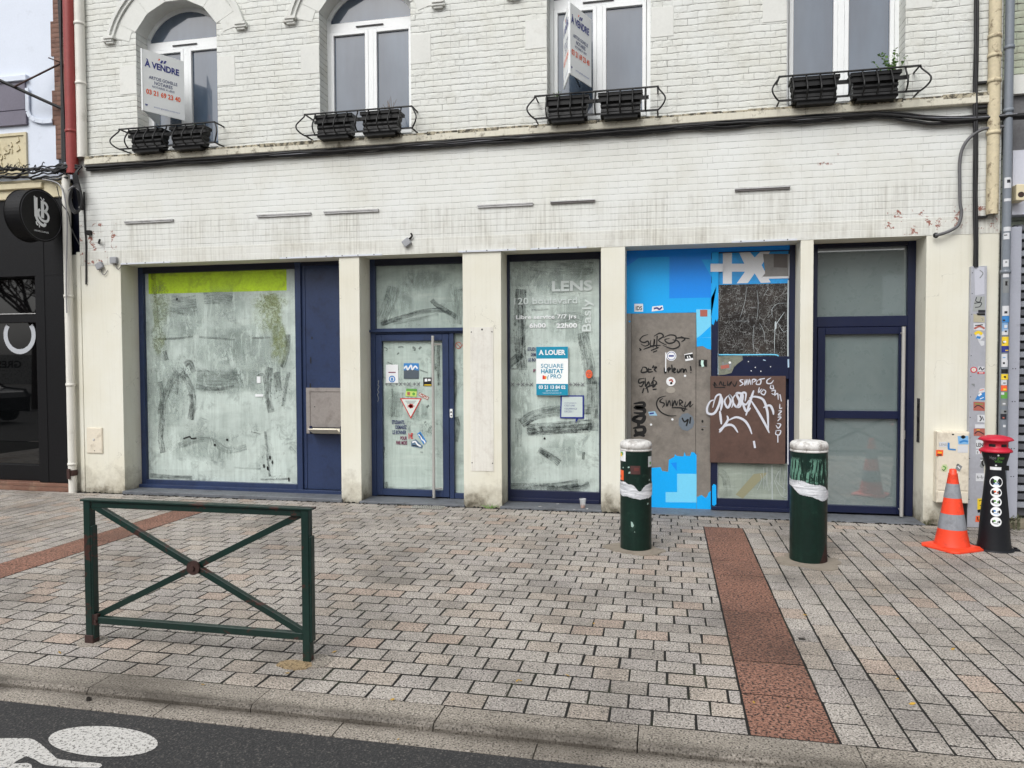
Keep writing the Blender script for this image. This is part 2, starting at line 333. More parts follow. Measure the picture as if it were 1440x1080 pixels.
m_frost.node_tree.nodes['Principled BSDF'].inputs['Coat Weight'].default_value = 1
m_frost.node_tree.nodes['Principled BSDF'].inputs['Coat Roughness'].default_value = .015
m_frost.node_tree.nodes['Principled BSDF'].inputs['Coat IOR'].default_value = 2.5
m_smear = smear('wiped_whiting', K(44, 54, 56), .5)
m_smear_l = smear('thin_wiped_whiting', K(66, 76, 76), .56, .7)
m_scratch = smear('scratched_whiting', K(20, 26, 28), .53, 1., 5.)
def mottle(name, dark, sc=16., lo=.55, amt=.85, stretch=(1, 1, 1)):   # soft-edged cloud of scratchy marks
    s = NT(name); sp = s.n('SeparateXYZ', None, _0=s.n('TexCoord').outputs['UV'])
    d = s.math('ADD', s.math('POWER', s.math('ABSOLUTE', s.math('SUBTRACT', s.math('MULTIPLY', sp.outputs[0], 2.), 1.)), 2.), s.math('POWER', s.math('ABSOLUTE', s.math('SUBTRACT', s.math('MULTIPLY', sp.outputs[1], 2.), 1.)), 2.))
    d = s.math('ADD', d, s.math('MULTIPLY', s.math('SUBTRACT', s.noise(6, 6, .7), .5), 1.1))
    f = s.ramp(d, .25, .8, 1, 0); n = s.noise(sc, 9, .82, s.map(stretch), dist=1.5)
    a = s.math('MULTIPLY', s.math('MULTIPLY', f, s.ramp(n, lo, lo+.07)), amt)
    b = s.n('BsdfPrincipled', None, Base_Color=dark, Roughness=.3); t = s.n('BsdfTransparent')
    m = s.n('MixShader', None, _0=a, _1=t, _2=b); s.t.links.new(m.outputs[0], s.out.inputs[0]); return s.mat
m_mot = mottle('mottled_wear', K(52, 62, 62), 34, .54, .58, (1, 1, .6)); m_haze = mottle('thin_whiting', K(130, 144, 138), 5, .42, .28, (1.6, 1.6, .5)); m_olive = mottle('olive_residue', K(140, 152, 96), 14, .46, .5)
m_steel = paint('brushed_steel', K(196, 194, 190), .38, .06, metal=.45, bump=.05)
m_greysteel = paint('grubby_grey_sheet', K(126, 120, 113, 1.15), .5, .14, K(70, 66, 60), 4, .5, .72, .5, .12, 25, metal=.15)
m_brown = paint('brown_board', K(88, 66, 58, 1.1), .5, .12, K(50, 36, 32), 3, .5, .7, .6, .15, 20)
m_black = flat('black_ink', K(14, 14, 15), .5)
m_white = flat('white_ink', K(232, 234, 236), .5)
m_chalk = flat('chrome_spray', K(205, 208, 218), .4)
m_grey = flat('grey_ink', K(128, 132, 134), .5)
m_cyan = flat('cyan_vinyl', K(0, 152, 236, 1.25), .4)
m_cyan2 = flat('deep_cyan_vinyl', K(0, 128, 222, 1.2), .4)
m_cyan3 = flat('pale_cyan_vinyl', K(110, 196, 246, 1.15), .4)
m_teal = flat('teal_print', K(14, 134, 166, 1.1), .4)
m_red = flat('red_print', K(206, 44, 44), .45)
m_orange = flat('orange_print', K(238, 100, 50), .45)
m_navyink = flat('navy_print', K(40, 50, 130), .45)
m_purple = flat('purple_print', K(120, 48, 84), .45)
m_yellow = flat('yellow_print', K(232, 200, 50), .45)
m_greenp = flat('green_print', K(96, 160, 70), .45)
m_bluep = flat('blue_print', K(56, 130, 196), .45)
m_pink = flat('dull_red_print', K(170, 96, 84), .5)
m_lime = paint('lime_vinyl', K(172, 204, 16, 1.3), .5, .15, K(110, 130, 30), 5, .5, .7, .6, .02)
m_lime.node_tree.nodes['Principled BSDF'].inputs['Coat Weight'].default_value = 1
m_iron = paint('black_iron', K(15, 15, 16), .5, .15, K(70, 44, 34), 12, .66, .75, .5, .15)
m_plastic = paint('black_plastic', K(14, 14, 15), .42, .15, K(44, 42, 40), 8, .62, .8, .5, .1, spec=.3)
m_cable = paint('cable_black', K(26, 26, 28), .55, .2, K(60, 58, 56), 10, .6, .8, .5)
m_cableg = paint('cable_grey', K(96, 96, 98), .55, .15)
m_green = paint('dark_green_paint', K(12, 42, 36, 1.0), .42, .2, K(64, 36, 30), 5, .565, .60, .95, .15, 30)
m_bgreen = paint('bollard_green', K(12, 38, 31, 1.0), .42, .25, K(60, 86, 76), 4, .58, .72, .5, .15, 18, streak=.1, spec=.3)
m_rust = paint('rust', K(62, 38, 33), .7, .25)
s = NT('torn_white_plastic'); sp = s.n('SeparateXYZ', None, _0=s.n('TexCoord').outputs['UV']); n1 = s.noise(1, 6, .75, s.map((1, 1, 2.6))); n2 = s.noise(24, 6, .75)
e = s.math('MULTIPLY', s.math('MULTIPLY', sp.outputs[1], s.math('SUBTRACT', 1., sp.outputs[1])), 4.)
al = s.ramp(s.math('ADD', e, s.math('MULTIPLY', s.math('SUBTRACT', s.noise(14, 7, .8), .5), 1.5)), .12, .2)
fo = s.noise(1, 5, .7, s.map((5, 5, 46)))
c = s.mix(s.ramp(fo, .38, .66), K(168, 172, 178), K(232, 234, 238, 1.05)); c = s.mix(s.ramp(n2, .6, .7, 0, .6), c, K(90, 100, 98))
b = s.n('BsdfPrincipled', None, Base_Color=c, Roughness=.45, Normal=s.bump(fo, .8, .01)); t = s.n('BsdfTransparent'); m = s.n('MixShader', None, _0=al, _1=t, _2=b); s.t.links.new(m.outputs[0], s.out.inputs[0]); m_tape = s.mat
def worn(name, col, sc, lo, amt, st_=(1, 1, 1)):
    s = NT(name); sp = s.n('SeparateXYZ', None, _0=s.n('TexCoord').outputs['UV']); e = s.ramp(s.math('MULTIPLY', sp.outputs[1], s.math('SUBTRACT', 1., sp.outputs[1])), 0, .12)
    a_ = s.math('MULTIPLY', s.math('MULTIPLY', s.ramp(s.noise(sc, 7, .75, s.map(st_), dist=.5), lo, lo+.06), e), amt)
    b = s.n('BsdfPrincipled', None, Base_Color=col, Roughness=.5); t = s.n('BsdfTransparent'); m = s.n('MixShader', None, _0=a_, _1=t, _2=b); s.t.links.new(m.outputs[0], s.out.inputs[0]); return s.mat
m_capw = paint('scuffed_white_paint', K(212, 211, 208, 1.05), .6, .08, K(104, 92, 84), 9, .48, .64, .75, .25)
m_granite = speckle('beige_granite', K(180, 173, 165, .93), K(60, 57, 54, .8), K(230, 224, 216, .95), 95, .13, tints=[(0, (1, 1, 1, 1)), (.5, (.93, .93, .95, 1)), (.68, (1.0, .955, .91, 1)), (.84, (.84, .83, .82, 1)), (.93, (1.03, .91, .84, 1))])
m_kerb = speckle('kerb_granite', K(164, 156, 145, .88), K(66, 61, 55, .8), K(204, 196, 186, .9), 100, .15, edge_dark=(-5.30,))
m_redgr = speckle('red_granite', K(158, 114, 96, .93), K(46, 40, 38, .8), K(196, 164, 146, .9), 64, .3, dlo=.50, det=7)
m_joint = paint('joint_soil', K(22, 21, 18), .95, .3, K(36, 42, 22), 3, .52, .6, .6, .6, 80)
m_mortar = paint('mortar_patch', K(158, 148, 134, .8), .9, .12, K(110, 100, 88), 8, .5, .7, .6, .5, 70)
m_bluestone = paint('bluestone_sill', K(108, 112, 118, .9), .55, .15, K(60, 60, 60), 7, .5, .68, .6, .25, 40)
# ================================================================ GROUND
def paver(mb, x0, x1, y0, y1, z=0., gx=.0066, gy=.0074, ch=.003, h=.03, jit=.0032, tilt=.0007, m=0):
    x0 += gx; x1 -= gx; y0 += gy; y1 -= gy; q = random.uniform
    cs = [(x0+q(-jit, jit), y0+q(-jit, jit)), (x1+q(-jit, jit), y0+q(-jit, jit)), (x1+q(-jit, jit), y1+q(-jit, jit)), (x0+q(-jit, jit), y1+q(-jit, jit))]
    zz = z+q(-.0005, .0005); tx, ty = q(-tilt, tilt), q(-tilt, tilt); cx, cy = (x0+x1)/2, (y0+y1)/2
    zt = lambda x, y: zz+tx*(x-cx)/(x1-x0)*2+ty*(y-cy)/(y1-y0)*2
    top = [(x+ch*(1 if x < cx else -1), y+ch*(1 if y < cy else -1)) for x, y in cs]
    vs = [(x, y, zt(x, y)) for x, y in top]+[(x, y, zt(x, y)-ch*.6) for x, y in cs]+[(x, y, z-h) for x, y in cs]
    mb.mesh(vs, [(0, 1, 2, 3)]+[(4+i, 4+(i+1) % 4, (i+1) % 4, i) for i in range(4)], m)
    mb.mesh(vs, [(8+i, 8+(i+1) % 4, 4+(i+1) % 4, 4+i) for i in range(4)], 1)
YK, YT = -5.085, -.56
SL, SR = (-5.86, -5.46), (.40, .80)
mb = MB()
def rows(xa, xb, ya, yb, pitch=.1625, L=.215):
    n = round((yb-ya)/pitch); p = (yb-ya)/n
    for i in range(n):
        x = xa-random.choice((.3, .5, .7) if random.random() < .25 else (.5,))*L*(i % 2) if True else xa
        while x < xb-.01:
            l = L*random.uniform(.97, 1.03)
            a, b = max(x, xa), min(x+l, xb)
            if xb-b < .05: b = xb
            if b-a > .04: paver(mb, a, b, ya+i*p, ya+(i+1)*p)
            x = b if b > x else x+l
def cols(xa, xb, ya, yb, pitch=.163, L=.215):
    n = round((xb-xa)/pitch); p = (xb-xa)/n
    for i in range(n):
        y = ya-L*random.choice((.5, .42, .6))*(i % 2)
        while y < yb-.01:
            l = L*random.uniform(.96, 1.04)
            a, b = max(y, ya), min(y+l, yb)
            if yb-b < .05: b = yb
            if b-a > .04: paver(mb, xa+i*p, xa+(i+1)*p, a, b, gx=.0064, gy=.0050)
            y = b if b > y else y+l
rows(SL[1]+.004, SR[0]-.004, YK, YT)
rows(-13, 8, YT, -.05, .165)
cols(SR[1]+.004, 8, YK, YT)
cols(-13, SL[0]-.004, YK, YT)
pav = tag(mb.build('pavement', [m_granite, m_joint]), kind='structure')
mb = MB(); mb.box(-40, 40, YK, 3, -.3, -.0035); tag(mb.build('ground', m_joint), kind='structure')
mb = MB()
for (a, b) in (SL, SR):
    y = YK
    while y < YT-.05:
        l = .452
        paver(mb, a, b, y, min(y+l, YT), .001, .0025, .0045, .002, jit=.001, tilt=.001); y += l
tag(mb.build('granite_paving_strip', [m_redgr, m_joint]), kind='structure')
mb = MB()
def slab_row(y0, y1, z, x0, L, ch):
    x = x0
    while x < 12:
        q = random.uniform(-.002, .002); a, b = x+.003, x+L-.003
        p = [(y1-.002, z+q), (y0+ch, z+q), (y0+.004, z+q-ch*.8), (y0+.002, z-.2), (y1-.002, z-.2)]
        vs = [(a, yy, zz) for yy, zz in p]+[(b, yy, zz) for yy, zz in p]; n = 5
        mb.mesh(vs, [(i, i+5, (i+1) % 5+5, (i+1) % 5) for i in range(5)]+[tuple(range(5))[::-1], tuple(range(5, 10))]); x += L
slab_row(-5.295, YK-.003, .0, -14.13, 1.0, .022)
slab_row(-5.44, -5.30, -.03, -14.6, 1.0, .006)
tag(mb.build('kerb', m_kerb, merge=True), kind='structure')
s = NT('asphalt'); nf = s.noise(95, 3, .6); nb = s.noise(1.2, 5); vo = s.n('TexVoronoi', None, Vector=s.obj(), Scale=75.).outputs['Distance']
c = s.mix(s.ramp(nf, .55, .72), K(58, 58, 59, .66), K(132, 128, 122, .66)); c = s.mix(s.ramp(nf, .3, .42, 1, 0), c, K(34, 34, 36, .7)); c = s.mix(s.ramp(nb, .4, .7, 0, .3), c, K(46, 46, 48, .7))
m_asph = s.pbr(c, .8, s.bump(s.math('ADD', nf, vo), .6, .006))
mb = MB(); mb.box(-60, 60, -40, -5.44, -.3, -.036); tag(mb.build('road', m_asph), kind='structure')
s = NT('road_paint'); nf = s.noise(60, 4, .7); nb = s.noise(150, 2); wv = s.math('ADD', s.math('MULTIPLY', nf, .7), s.math('MULTIPLY', nb, .3))
c = s.mix(s.ramp(wv, .51, .58), K(206, 204, 200, .9), K(104, 102, 98, .8)); m_rpaint = s.pbr(c, .7, s.bump(wv, .5, .004))
mb = MB(); zr = -.034
def gp(pts): return [G(*p, zr)+(zr,) for p in pts]
mb.face(gp([(145+77*math.cos(t)-3*math.sin(t), 1042.5-21.5*math.sin(t)+2*math.cos(t)) for t in [2*math.pi*k/36 for k in range(36)]]))
cc = lambda pts: gp([(a/6, 980+b/6) for a, b in pts])
mb.face(cc([(-200, 352), (100, 347), (240, 349), (290, 362), (340, 394), (400, 445), (470, 512), (490, 522), (380, 572), (345, 560), (290, 525), (220, 499), (150, 535), (110, 562), (60, 590), (-60, 600), (-200, 640)]))
mb.face(cc([(380, 573), (490, 523), (640, 545), (780, 553), (850, 562), (862, 578), (840, 598), (700, 597), (540, 590)]))
mb.face(cc([(110, 563), (230, 557), (265, 570), (270, 600), (250, 640), (-100, 700), (-100, 604), (58, 593)]))
tag(mb.build('road_marking', m_rpaint), kind='structure')
# mortar rings and repair patches in the paving
def patch(cx, cy, r, z=.0035, col=m_kerb, irr=.18, rx=1.):
    mb = MB(); N_ = 28; ph = [random.uniform(-irr, irr) for _ in range(N_)]
    pts = [(cx+rx*r*(1+(ph[k]+ph[k-1])/2)*math.cos(2*math.pi*k/N_), cy+r*(1+(ph[k]+ph[k-1])/2)*math.sin(2*math.pi*k/N_), z) for k in range(N_)]
    vs = pts+[(x, y, -.012) for x, y, _ in pts]
    mb.mesh(vs, [tuple(range(N_))]+[(N_+i, N_+(i+1) % N_, (i+1) % N_, i) for i in range(N_)])
    return tag(mb.build('pavement_patch', col), kind='structure')
patch(-.29, -1.66, .22, .007, m_mortar, .3, rx=1.2); patch(1.24, -1.80, .24, .007, m_mortar, .3, rx=1.15); patch(-3.62, -4.70, .09); patch(-2.06, -4.70, .10)
patch(-2.155, -4.775, .062, .006, speckle('ochre_granite', K(168, 146, 112, .9), K(80, 66, 46, .8), K(196, 176, 138, .9), 95, 0), .12, rx=1.75)

# ================================================================ MAIN BUILDING
bld = thing('shop_building', 'empty shop in a white painted brick building with navy frames and cream piers', 'building', (-2.2, .2, 0))
WX = [(-6.98, -5.77), (-4.32, -3.10), (-1.40, -.19), (1.30, 2.51)]
XL, XR, ZT = -7.93, 3.455, 8.6
SILL, SPR, RISE, REV = 4.58, 6.23, .37, .27
HALF = .608; RAD = (HALF**2+RISE**2)/(2*RISE); ZC = SPR+RISE-RAD; A0 = math.asin(HALF/RAD)
mb = MB()          # slots: 0 upper brick, 1 lower brick, 2 band, 3 soffit, 4 stone
xs = [XL]+[x for w_ in WX for x in w_]+[XR]
for i in range(0, len(xs), 2): mb.face([(xs[i], 0, SILL), (xs[i+1], 0, SILL), (xs[i+1], 0, ZT), (xs[i], 0, ZT)])
NA = 16
for (a, b) in WX:
    xc = (a+b)/2; h = (b-a)/2
    arc = [(xc+h/HALF*RAD*math.sin(-A0+2*A0*k/NA), ZC+RAD*math.cos(-A0+2*A0*k/NA)) for k in range(NA+1)]
    arc[0] = (a, arc[0][1]); arc[-1] = (b, arc[-1][1])
    for k in range(NA): mb.face([(arc[k][0], 0, arc[k][1]), (arc[k+1][0], 0, arc[k+1][1]), (arc[k+1][0], 0, ZT), (arc[k][0], 0, ZT)])
    for k in range(NA): mb.face([(arc[k][0], 0, arc[k][1]), (arc[k][0], REV, arc[k][1]), (arc[k+1][0], REV, arc[k+1][1]), (arc[k+1][0], 0, arc[k+1][1])], 4)
    mb.face([(a, 0, SILL), (a, REV, SILL), (a, REV, arc[0][1]), (a, 0, arc[0][1])]); mb.face([(b, REV, SILL), (b, 0, SILL), (b, 0, arc[-1][1]), (b, REV, arc[-1][1])])
    mb.face([(a-.1, REV, SILL), (b+.1, REV, SILL), (b+.1, REV, 6.7), (a-.1, REV, 6.7)], 4)
    mb.face([(a, 0, SILL+.01), (b, 0, SILL+.01), (b, REV, SILL+.03), (a, REV, SILL+.03)], 4)
mb.face([(XL, 0, 3.33), (XR, 0, 3.33), (XR, 0, SILL), (XL, 0, SILL)], 1)
mb.face([(XL, -.004, 3.14), (XR, -.004, 3.14), (XR, -.004, 3.33), (XL, -.004, 3.33)], 2)
mb.face([(XL, -.004, 3.33), (XR, -.004, 3.33), (XR, 0, 3.332), (XL, 0, 3.332)], 2)
mb.face([(XL, -.004, 3.14), (XL, .5, 3.14), (XR, .5, 3.14), (XR, -.004, 3.14)], 3)
mb.face([(XL, 0, 0), (XL, 8, 0), (XL, 8, ZT), (XL, 0, ZT)], 0); mb.face([(XR, 0, 0), (XR, 8, 0), (XR, 8, ZT), (XR, 0, ZT)], 0)
mb.face([(XL, 0, ZT), (XR, 0, ZT), (XR, 8, ZT), (XL, 8, ZT)], 4)
mb.face([(XL, .5, 0), (XR, .5, 0), (XR, .5, 3.2), (XL, .5, 3.2)], 4)
mb.build('wall', [m_brick_up, m_brick_lo, m_band, m_sofit, m_stone], bld)
# arch surrounds and quoin blocks
for i, (a, b) in enumerate(WX):
    xc = (a+b)/2; mb = MB()
    AE = R(74)
    def arcband(r0, r1, y0, a0, a1, n=20, yb=.0, gap=0):
        for k in range(n):
            t0, t1 = a0+(a1-a0)*k/n+gap, a0+(a1-a0)*(k+1)/n-gap
            p = [(xc+r*math.sin(t), ZC+r*math.cos(t)) for r, t in ((r0, t0), (r1, t0), (r1, t1), (r0, t1))]
            for q_ in [[(x, y0, z) for x, z in p]]+[[(p[j][0], y0, p[j][1]), (p[(j+1) % 4][0], y0, p[(j+1) % 4][1]), (p[(j+1) % 4][0], yb, p[(j+1) % 4][1]), (p[j][0], yb, p[j][1])] for j in range(4)]: mb.face(q_)
    RR = RAD
    arcband(RR+.002, RR+.29, -.006, -A0, A0, 5, gap=.004)
    arcband(RR+.05, RR+.29, -.005, -AE, -A0, 3); arcband(RR+.05, RR+.29, -.005, A0, AE, 3)
    arcband(RR+.29, RR+.335, -.03, -AE, AE, 24); arcband(RR+.335, RR+.38, -.055, -AE, AE, 24)
    for s_ in (-1, 1):
        x = xc+s_*(RR+.335)*math.sin(AE); z = ZC+(RR+.335)*math.cos(AE)
        mb.box(x-.075, x+.075, -.07, 0, z-.035, z-.002); mb.box(x-.1+s_*.01, x+.06+s_*.02, -.055, 0, z-.065, z-.035); mb.box(x-.06, x+.05, -.04, 0, z-.09, z-.065)
    mb.build('arch_surround', m_stone, bld)
    for (x0, x1) in ((a-.26, a-.003), (b+.003, b+.26)): mb = MB(); mb.box(x0, x1, -.005, .05, 5.42+.05*i, 5.80+.03*i); mb.build('quoin_block', m_stone, bld, .003)
# string course
mb = MB(); random.seed(3)
mb.box(XL+.16, XR-.05, -.075, .02, 4.495, 4.585); mb.build('string_course', m_course, bld, .008)
mb = MB(); x = XL+.16
while x < XR-.07:                                    # crumbling mortar fillet on top of the course
    l = random.uniform(.1, .3); e = min(x+l, XR-.06); mb.box(x, e, -.072-random.uniform(0, .006), 0, 4.565-random.uniform(0, .01), 4.60+random.uniform(0, .012)); x = e+.002
mb.build('string_course_top', m_ledge, bld, .006)
# windows
def rectframe(mb, x0, x1, z0, z1, w_, y0, y1, m=0):
    mb.box(x0, x0+w_, y0, y1, z0, z1, m); mb.box(x1-w_, x1, y0, y1, z0, z1, m)
    mb.box(x0+w_, x1-w_, y0, y1, z0, z0+w_, m); mb.box(x0+w_, x1-w_, y0, y1, z1-w_, z1, m)
for (a, b) in WX:
    xc = (a+b)/2; mb = MB()
    mb.box(a+.001, a+.05, .215, .269, 4.615, SPR); mb.box(b-.05, b-.001, .215, .269, 4.615, SPR)
    mb.box(a+.05, b-.05, .215, .269, 4.615, 4.70)
    mb.box(a+.05, b-.05, .212, .269, 6.055, 6.165)          # transom
    for (x0, x1) in ((a+.055, xc-.035), (xc+.035, b-.055)): rectframe(mb, x0, x1, 4.705, 6.05, .045, .2, .25)
    mb.box(xc-.034, xc+.034, .203, .26, 4.705, 6.05)
    for k in range(16):
        t0, t1 = -A0+2*A0*k/16, -A0+2*A0*(k+1)/16
        for (r0_, r1_) in ((RAD-.055, RAD-.001),):
            p = [(xc+r*math.sin(t), ZC+r*math.cos(t)) for r, t in ((r0_, t0), (r1_, t0), (r1_, t1), (r0_, t1))]
            mb.face([(x, .215, z) for x, z in p]); mb.face([(p[0][0], .215, p[0][1]), (p[3][0], .215, p[3][1]), (p[3][0], .269, p[3][1]), (p[0][0], .269, p[0][1])])
    fr = mb.build('window', m_upvc, bld, .003); tag(fr)
    mb = MB(); mb.box(xc-.2, xc+.17, .198, .212, 6.09, 6.105); mb.build('trickle_vent', m_iron, fr)
    for (x0, x1) in ((a+.099, xc-.079), (xc+.079, b-.099)):
        mb = MB(); mb.face([(x0, .235, 4.75), (x1, .235, 4.75), (x1, .235, 6.006), (x0, .235, 6.006)]); mb.build('pane', m_upglass, fr)
    mb = MB(); pts = [(xc+(RAD-.055)*math.sin(t), ZC+(RAD-.055)*math.cos(t)) for t in [-A0*.995+2*A0*.995*k/16 for k in range(17)]]
    mb.poly([(pts[-1][0], 6.165), (pts[0][0], 6.165)][::-1]+pts[::-1], .235); mb.build('pane', m_upglass, fr)
# piers
PX = [(-7.92, -7.29), (-4.086, -3.81), (-2.455, -1.97), (-.761, -.478), (1.464, 1.6), (2.747, 3.45)]
for i, (a, b) in enumerate(PX):
    mb = MB(); mb.box(a, b, 0, .45, -.02, 3.141)
    mb.build('pier', m_pier, bld, .006, 2)
mb = MB(); mb.box(-2.36, -2.07, -.006, .0, .45, 2.22); 
for x in (-2.345, -2.085):
    for z in (.55, 2.16): mb.disc(x, z, .008, -.007, 1, 8)
mb.disc(-2.21, 2.19, .012, -.007, 1, 8)
mb.build('cover_board', [paint('board_paint', K(212, 210, 202, 1.08), .7, .04, K(176, 166, 154), 6, .5, .7, .35, streak=.3), m_iron], bld)
for (a, b) in ((-7.31, -4.07), (-3.83, -2.44), (-1.99, -.75), (-.48, 1.47), (1.59, 2.76)):
    mb = MB(); mb.box(a, b, -.05 if a > -.6 else -.03, .46, -.08, .012+(.03 if a < -7 else .015 if a < -.6 else 0)); mb.build('door_sill', m_bluestone, bld, .008, 2)
# zinc strips left from the old sign
m_zinc = paint('old_zinc', K(188, 188, 188), .45, .08, K(110, 106, 100), 8, .5, .7, .6, .1, metal=.3)
for (a, b, z) in ((-7.20, -6.45, 3.707), (-5.22, -4.457, 3.705), (-4.279, -3.537, 3.706), (-2.256, -1.569, 3.69), (-1.362, -.828, 3.694), (.75, 1.345, 3.733)):
    mb = MB(); mb.box(a, b, -.03, -.001, z-.002, z+.010); mb.box(a+.004, b-.004, -.022, -.001, z-.022, z-.002, 1); mb.build('zinc_strip', [m_zinc, flat('strip_dark_grey', K(104, 100, 98)) if a > -1.4 else m_zinc], bld)  # lower part of the two right-hand strips is darker grey
for (a, b) in ((-7.27, -6.5), (-4.9, -4.15), (-4.13, -3.5), (-2.5, -1.78), (-1.6, -.93), (.72, 1.42)):
    mb = MB(); mb.box(a, b, -.022, -.0045, 3.135, 3.155); 
    for k in range(3): mb.box(a+.1+(b-a-.2)*k/2-.006, a+.1+(b-a-.2)*k/2+.006, -.025, -.022, 3.142, 3.154, 1)
    mb.build('lintel_flashing', [paint('flashing_%d' % int(a*10), K(206, 210, 218), .5, .04), m_iron], bld)
Y = .36
def quad(mb, x0, x1, z0, z1, y, m=0): mb.face([(x0, y, z0), (x1, y, z0), (x1, y, z1), (x0, y, z1)], m)
# ---------------------------------------------------------------- bay A: big shop window with blue side panel
mb = MB()
mb.box(-7.289, -7.215, .33, .44, .05, 3.139); mb.box(-4.885, -4.80, .33, .44, .05, 3.139)
mb.box(-7.215, -4.885, .33, .44, 3.055, 3.139, 1); mb.box(-7.215, -4.885, .325, .44, .05, .145); mb.box(-7.289, -4.09, .27, .33, .035, .085)
sw = mb.build('shop_window', [m_blue, m_dkblue], bld, .004)
mb = MB(); Yp = .385
quad(mb, -7.215, -4.885, .145, 3.055, Yp)
quad(mb, -7.16, -5.03, 2.77, 3.055, Yp-.002, 1)
P = lambda pts: A7(pts, Yp)
mb.ribbon(P([(108, 100), (112, 200), (122, 330)]), .10, Yp-.003, 4)
mb.ribbon(P([(600, 190), (620, 300), (650, 420)]), .24, Yp-.004, 4)
mb.ribbon(P([(120, 380), (200, 378), (275, 370)]), .035, Yp-.005, 2); mb.ribbon(P([(300, 372), (380, 378), (450, 384)]), .035, Yp-.005, 2); mb.ribbon(P([(525, 376), (600, 374)]), .03, Yp-.005, 2)
mb.ribbon(P([(290, 550), (380, 560), (465, 555)]), .36, Yp-.006, 3); mb.ribbon(P([(300, 580), (370, 592), (450, 580)]), .06, Yp-.007, 2)
mb.ribbon(P([(180, 230), (240, 240), (290, 235)]), .3, Yp-.004, 3); mb.ribbon(P([(320, 210), (390, 205), (440, 215)]), .2, Yp-.004, 3)
for pts, wd in (([(215, 520), (180, 570), (150, 640), (140, 700)], .13), ([(225, 520), (260, 570), (275, 640), (265, 720)], .12), ([(135, 560), (150, 660), (140, 790), (150, 860)], .10),
                ([(210, 530), (212, 570), (206, 615)], .05), ([(240, 490), (262, 480), (280, 520)], .1), ([(600, 500), (590, 600), (605, 690)], .12), ([(680, 520), (665, 590), (655, 665)], .06), ([(625, 520), (640, 600)], .12),
                ([(675, 360), (670, 440), (650, 500)], .09), ([(545, 540), (570, 530), (580, 570)], .05), ([(580, 770), (590, 880), (600, 960)], .04), ([(155, 430), (165, 470)], .08)):
    mb.ribbon(P(pts), wd, Yp-.008, 5)
mb.ribbon(P([(95, 955), (180, 962), (272, 966)]), .075, Yp-.006, 2); mb.ribbon(P([(560, 972), (620, 972), (678, 968)]), .03, Yp-.006, 5)
mb.ribbon(P([(215, 830), (330, 800), (420, 850), (500, 835)]), .1, Yp-.004, 3); mb.ribbon(P([(450, 922), (560, 928)]), .03, Yp-.005, 3); mb.ribbon(P([(560, 782), (520, 770)]), .02, Yp-.005, 5)
def blot(mb, cx_, cz_, w_, h_, m, y_, fn):
    a_, b_ = fn([(cx_, cz_)])[0]; k_ = 3*CF/CD*.92
    mb.face([(a_-w_/2, y_, b_-h_/2), (a_+w_/2, y_, b_-h_/2), (a_+w_/2, y_, b_+h_/2), (a_-w_/2, y_, b_+h_/2)], m, [(0, 0), (1, 0), (1, 1), (0, 1)])
for q_ in ((215, 590, .62, 1.1, 8), (150, 790, .4, .7, 8), (245, 500, .5, .5, 8), (385, 545, .9, .4, 8), (450, 520, .35, .6, 8), (590, 540, .55, 1.0, 8), (660, 600, .3, .9, 8), (590, 280, .5, .7, 10), (640, 400, .3, .8, 10), (600, 220, .6, .4, 10), (140, 230, .35, .8, 10), (130, 380, .25, .6, 10),
           (240, 300, .6, .8, 9), (380, 240, 1.1, .7, 9), (380, 400, 1.2, .9, 9), (150, 600, .8, 1.6, 9), (560, 450, 1.2, 1.4, 9), (400, 560, 1.3, .5, 9), (130, 330, .5, 1.2, 9), (330, 830, 1.4, .6, 9), (590, 900, .4, .5, 8), (640, 965, .4, .12, 8), (400, 440, .5, .4, 8), (380, 205, .5, .25, 8), (260, 340, .4, .3, 8), (280, 750, .5, .2, 8), (520, 760, .4, .3, 8)):
    blot(mb, q_[0], q_[1], q_[2]*1.15, q_[3]*.9, q_[4], Yp-.0085-.00005*(q_[0] % 7), P)
mb.poly(P([(78, 90), (104, 90), (110, 300), (140, 480), (135, 600), (100, 800), (88, 965), (76, 975)])[::-1], Yp-.0015, 9)
for x, z in ((208, 212), (368, 827), (420, 805), (775, 376)): 
    if x < 700: a_, b_ = P([(x, z)])[0]; mb.disc(a_, b_, .018, Yp-.009, 6, 10)
mb.ribbon(P([(235, 800), (262, 792), (270, 800), (290, 798)]), .018, Yp-.009, 6)
for x, z in ((600, 880), (610, 900), (575, 915), (590, 925), (680, 972)): a_, b_ = P([(x, z)])[0]; mb.disc(a_, b_, .012, Yp-.009, 6, 8, .03)
a_, b_ = P([(555, 618)])[0]; quad(mb, a_-.06, a_+.06, b_-.017, b_+.017, Yp-.01, 7)
a_, b_ = P([(555, 550)])[0]; quad(mb, a_-.035, a_+.02, b_-.05, b_+.04, Yp-.01, 7)
mb.build('pane', [m_wash, m_lime, m_smear, m_smear_l, smear('lime_tint', K(128, 138, 60), .5, .6, 2.), m_scratch, m_black, m_white, m_mot, m_haze, m_olive], sw)
mb = MB()
mb.box(-4.80, -4.09, .36, .44, .085, 3.10); mb.box(-4.80, -4.09, .345, .44, 3.09, 3.139, 1); mb.box(-4.765, -4.745, .35, .36, .1, 3.09)
for x, z in ((775, 376), (770, 470), (768, 580)): a_, b_ = A7([(x, z)], .35)[0]; mb.disc(a_, b_, .01, .357, 2, 8, .02 if z < 400 else .05)
sp_ = mb.build('side_panel', [m_blue, m_dkblue, m_black], bld, .003)
mb = MB(); mb.box(-4.745, -4.095, .345, .36, .84, 1.455); rectframe(mb, -4.70, -4.12, .88, 1.42, .014, .336, .345)
mb.disc(-4.62, 1.2, .008, .342, 1, 8)
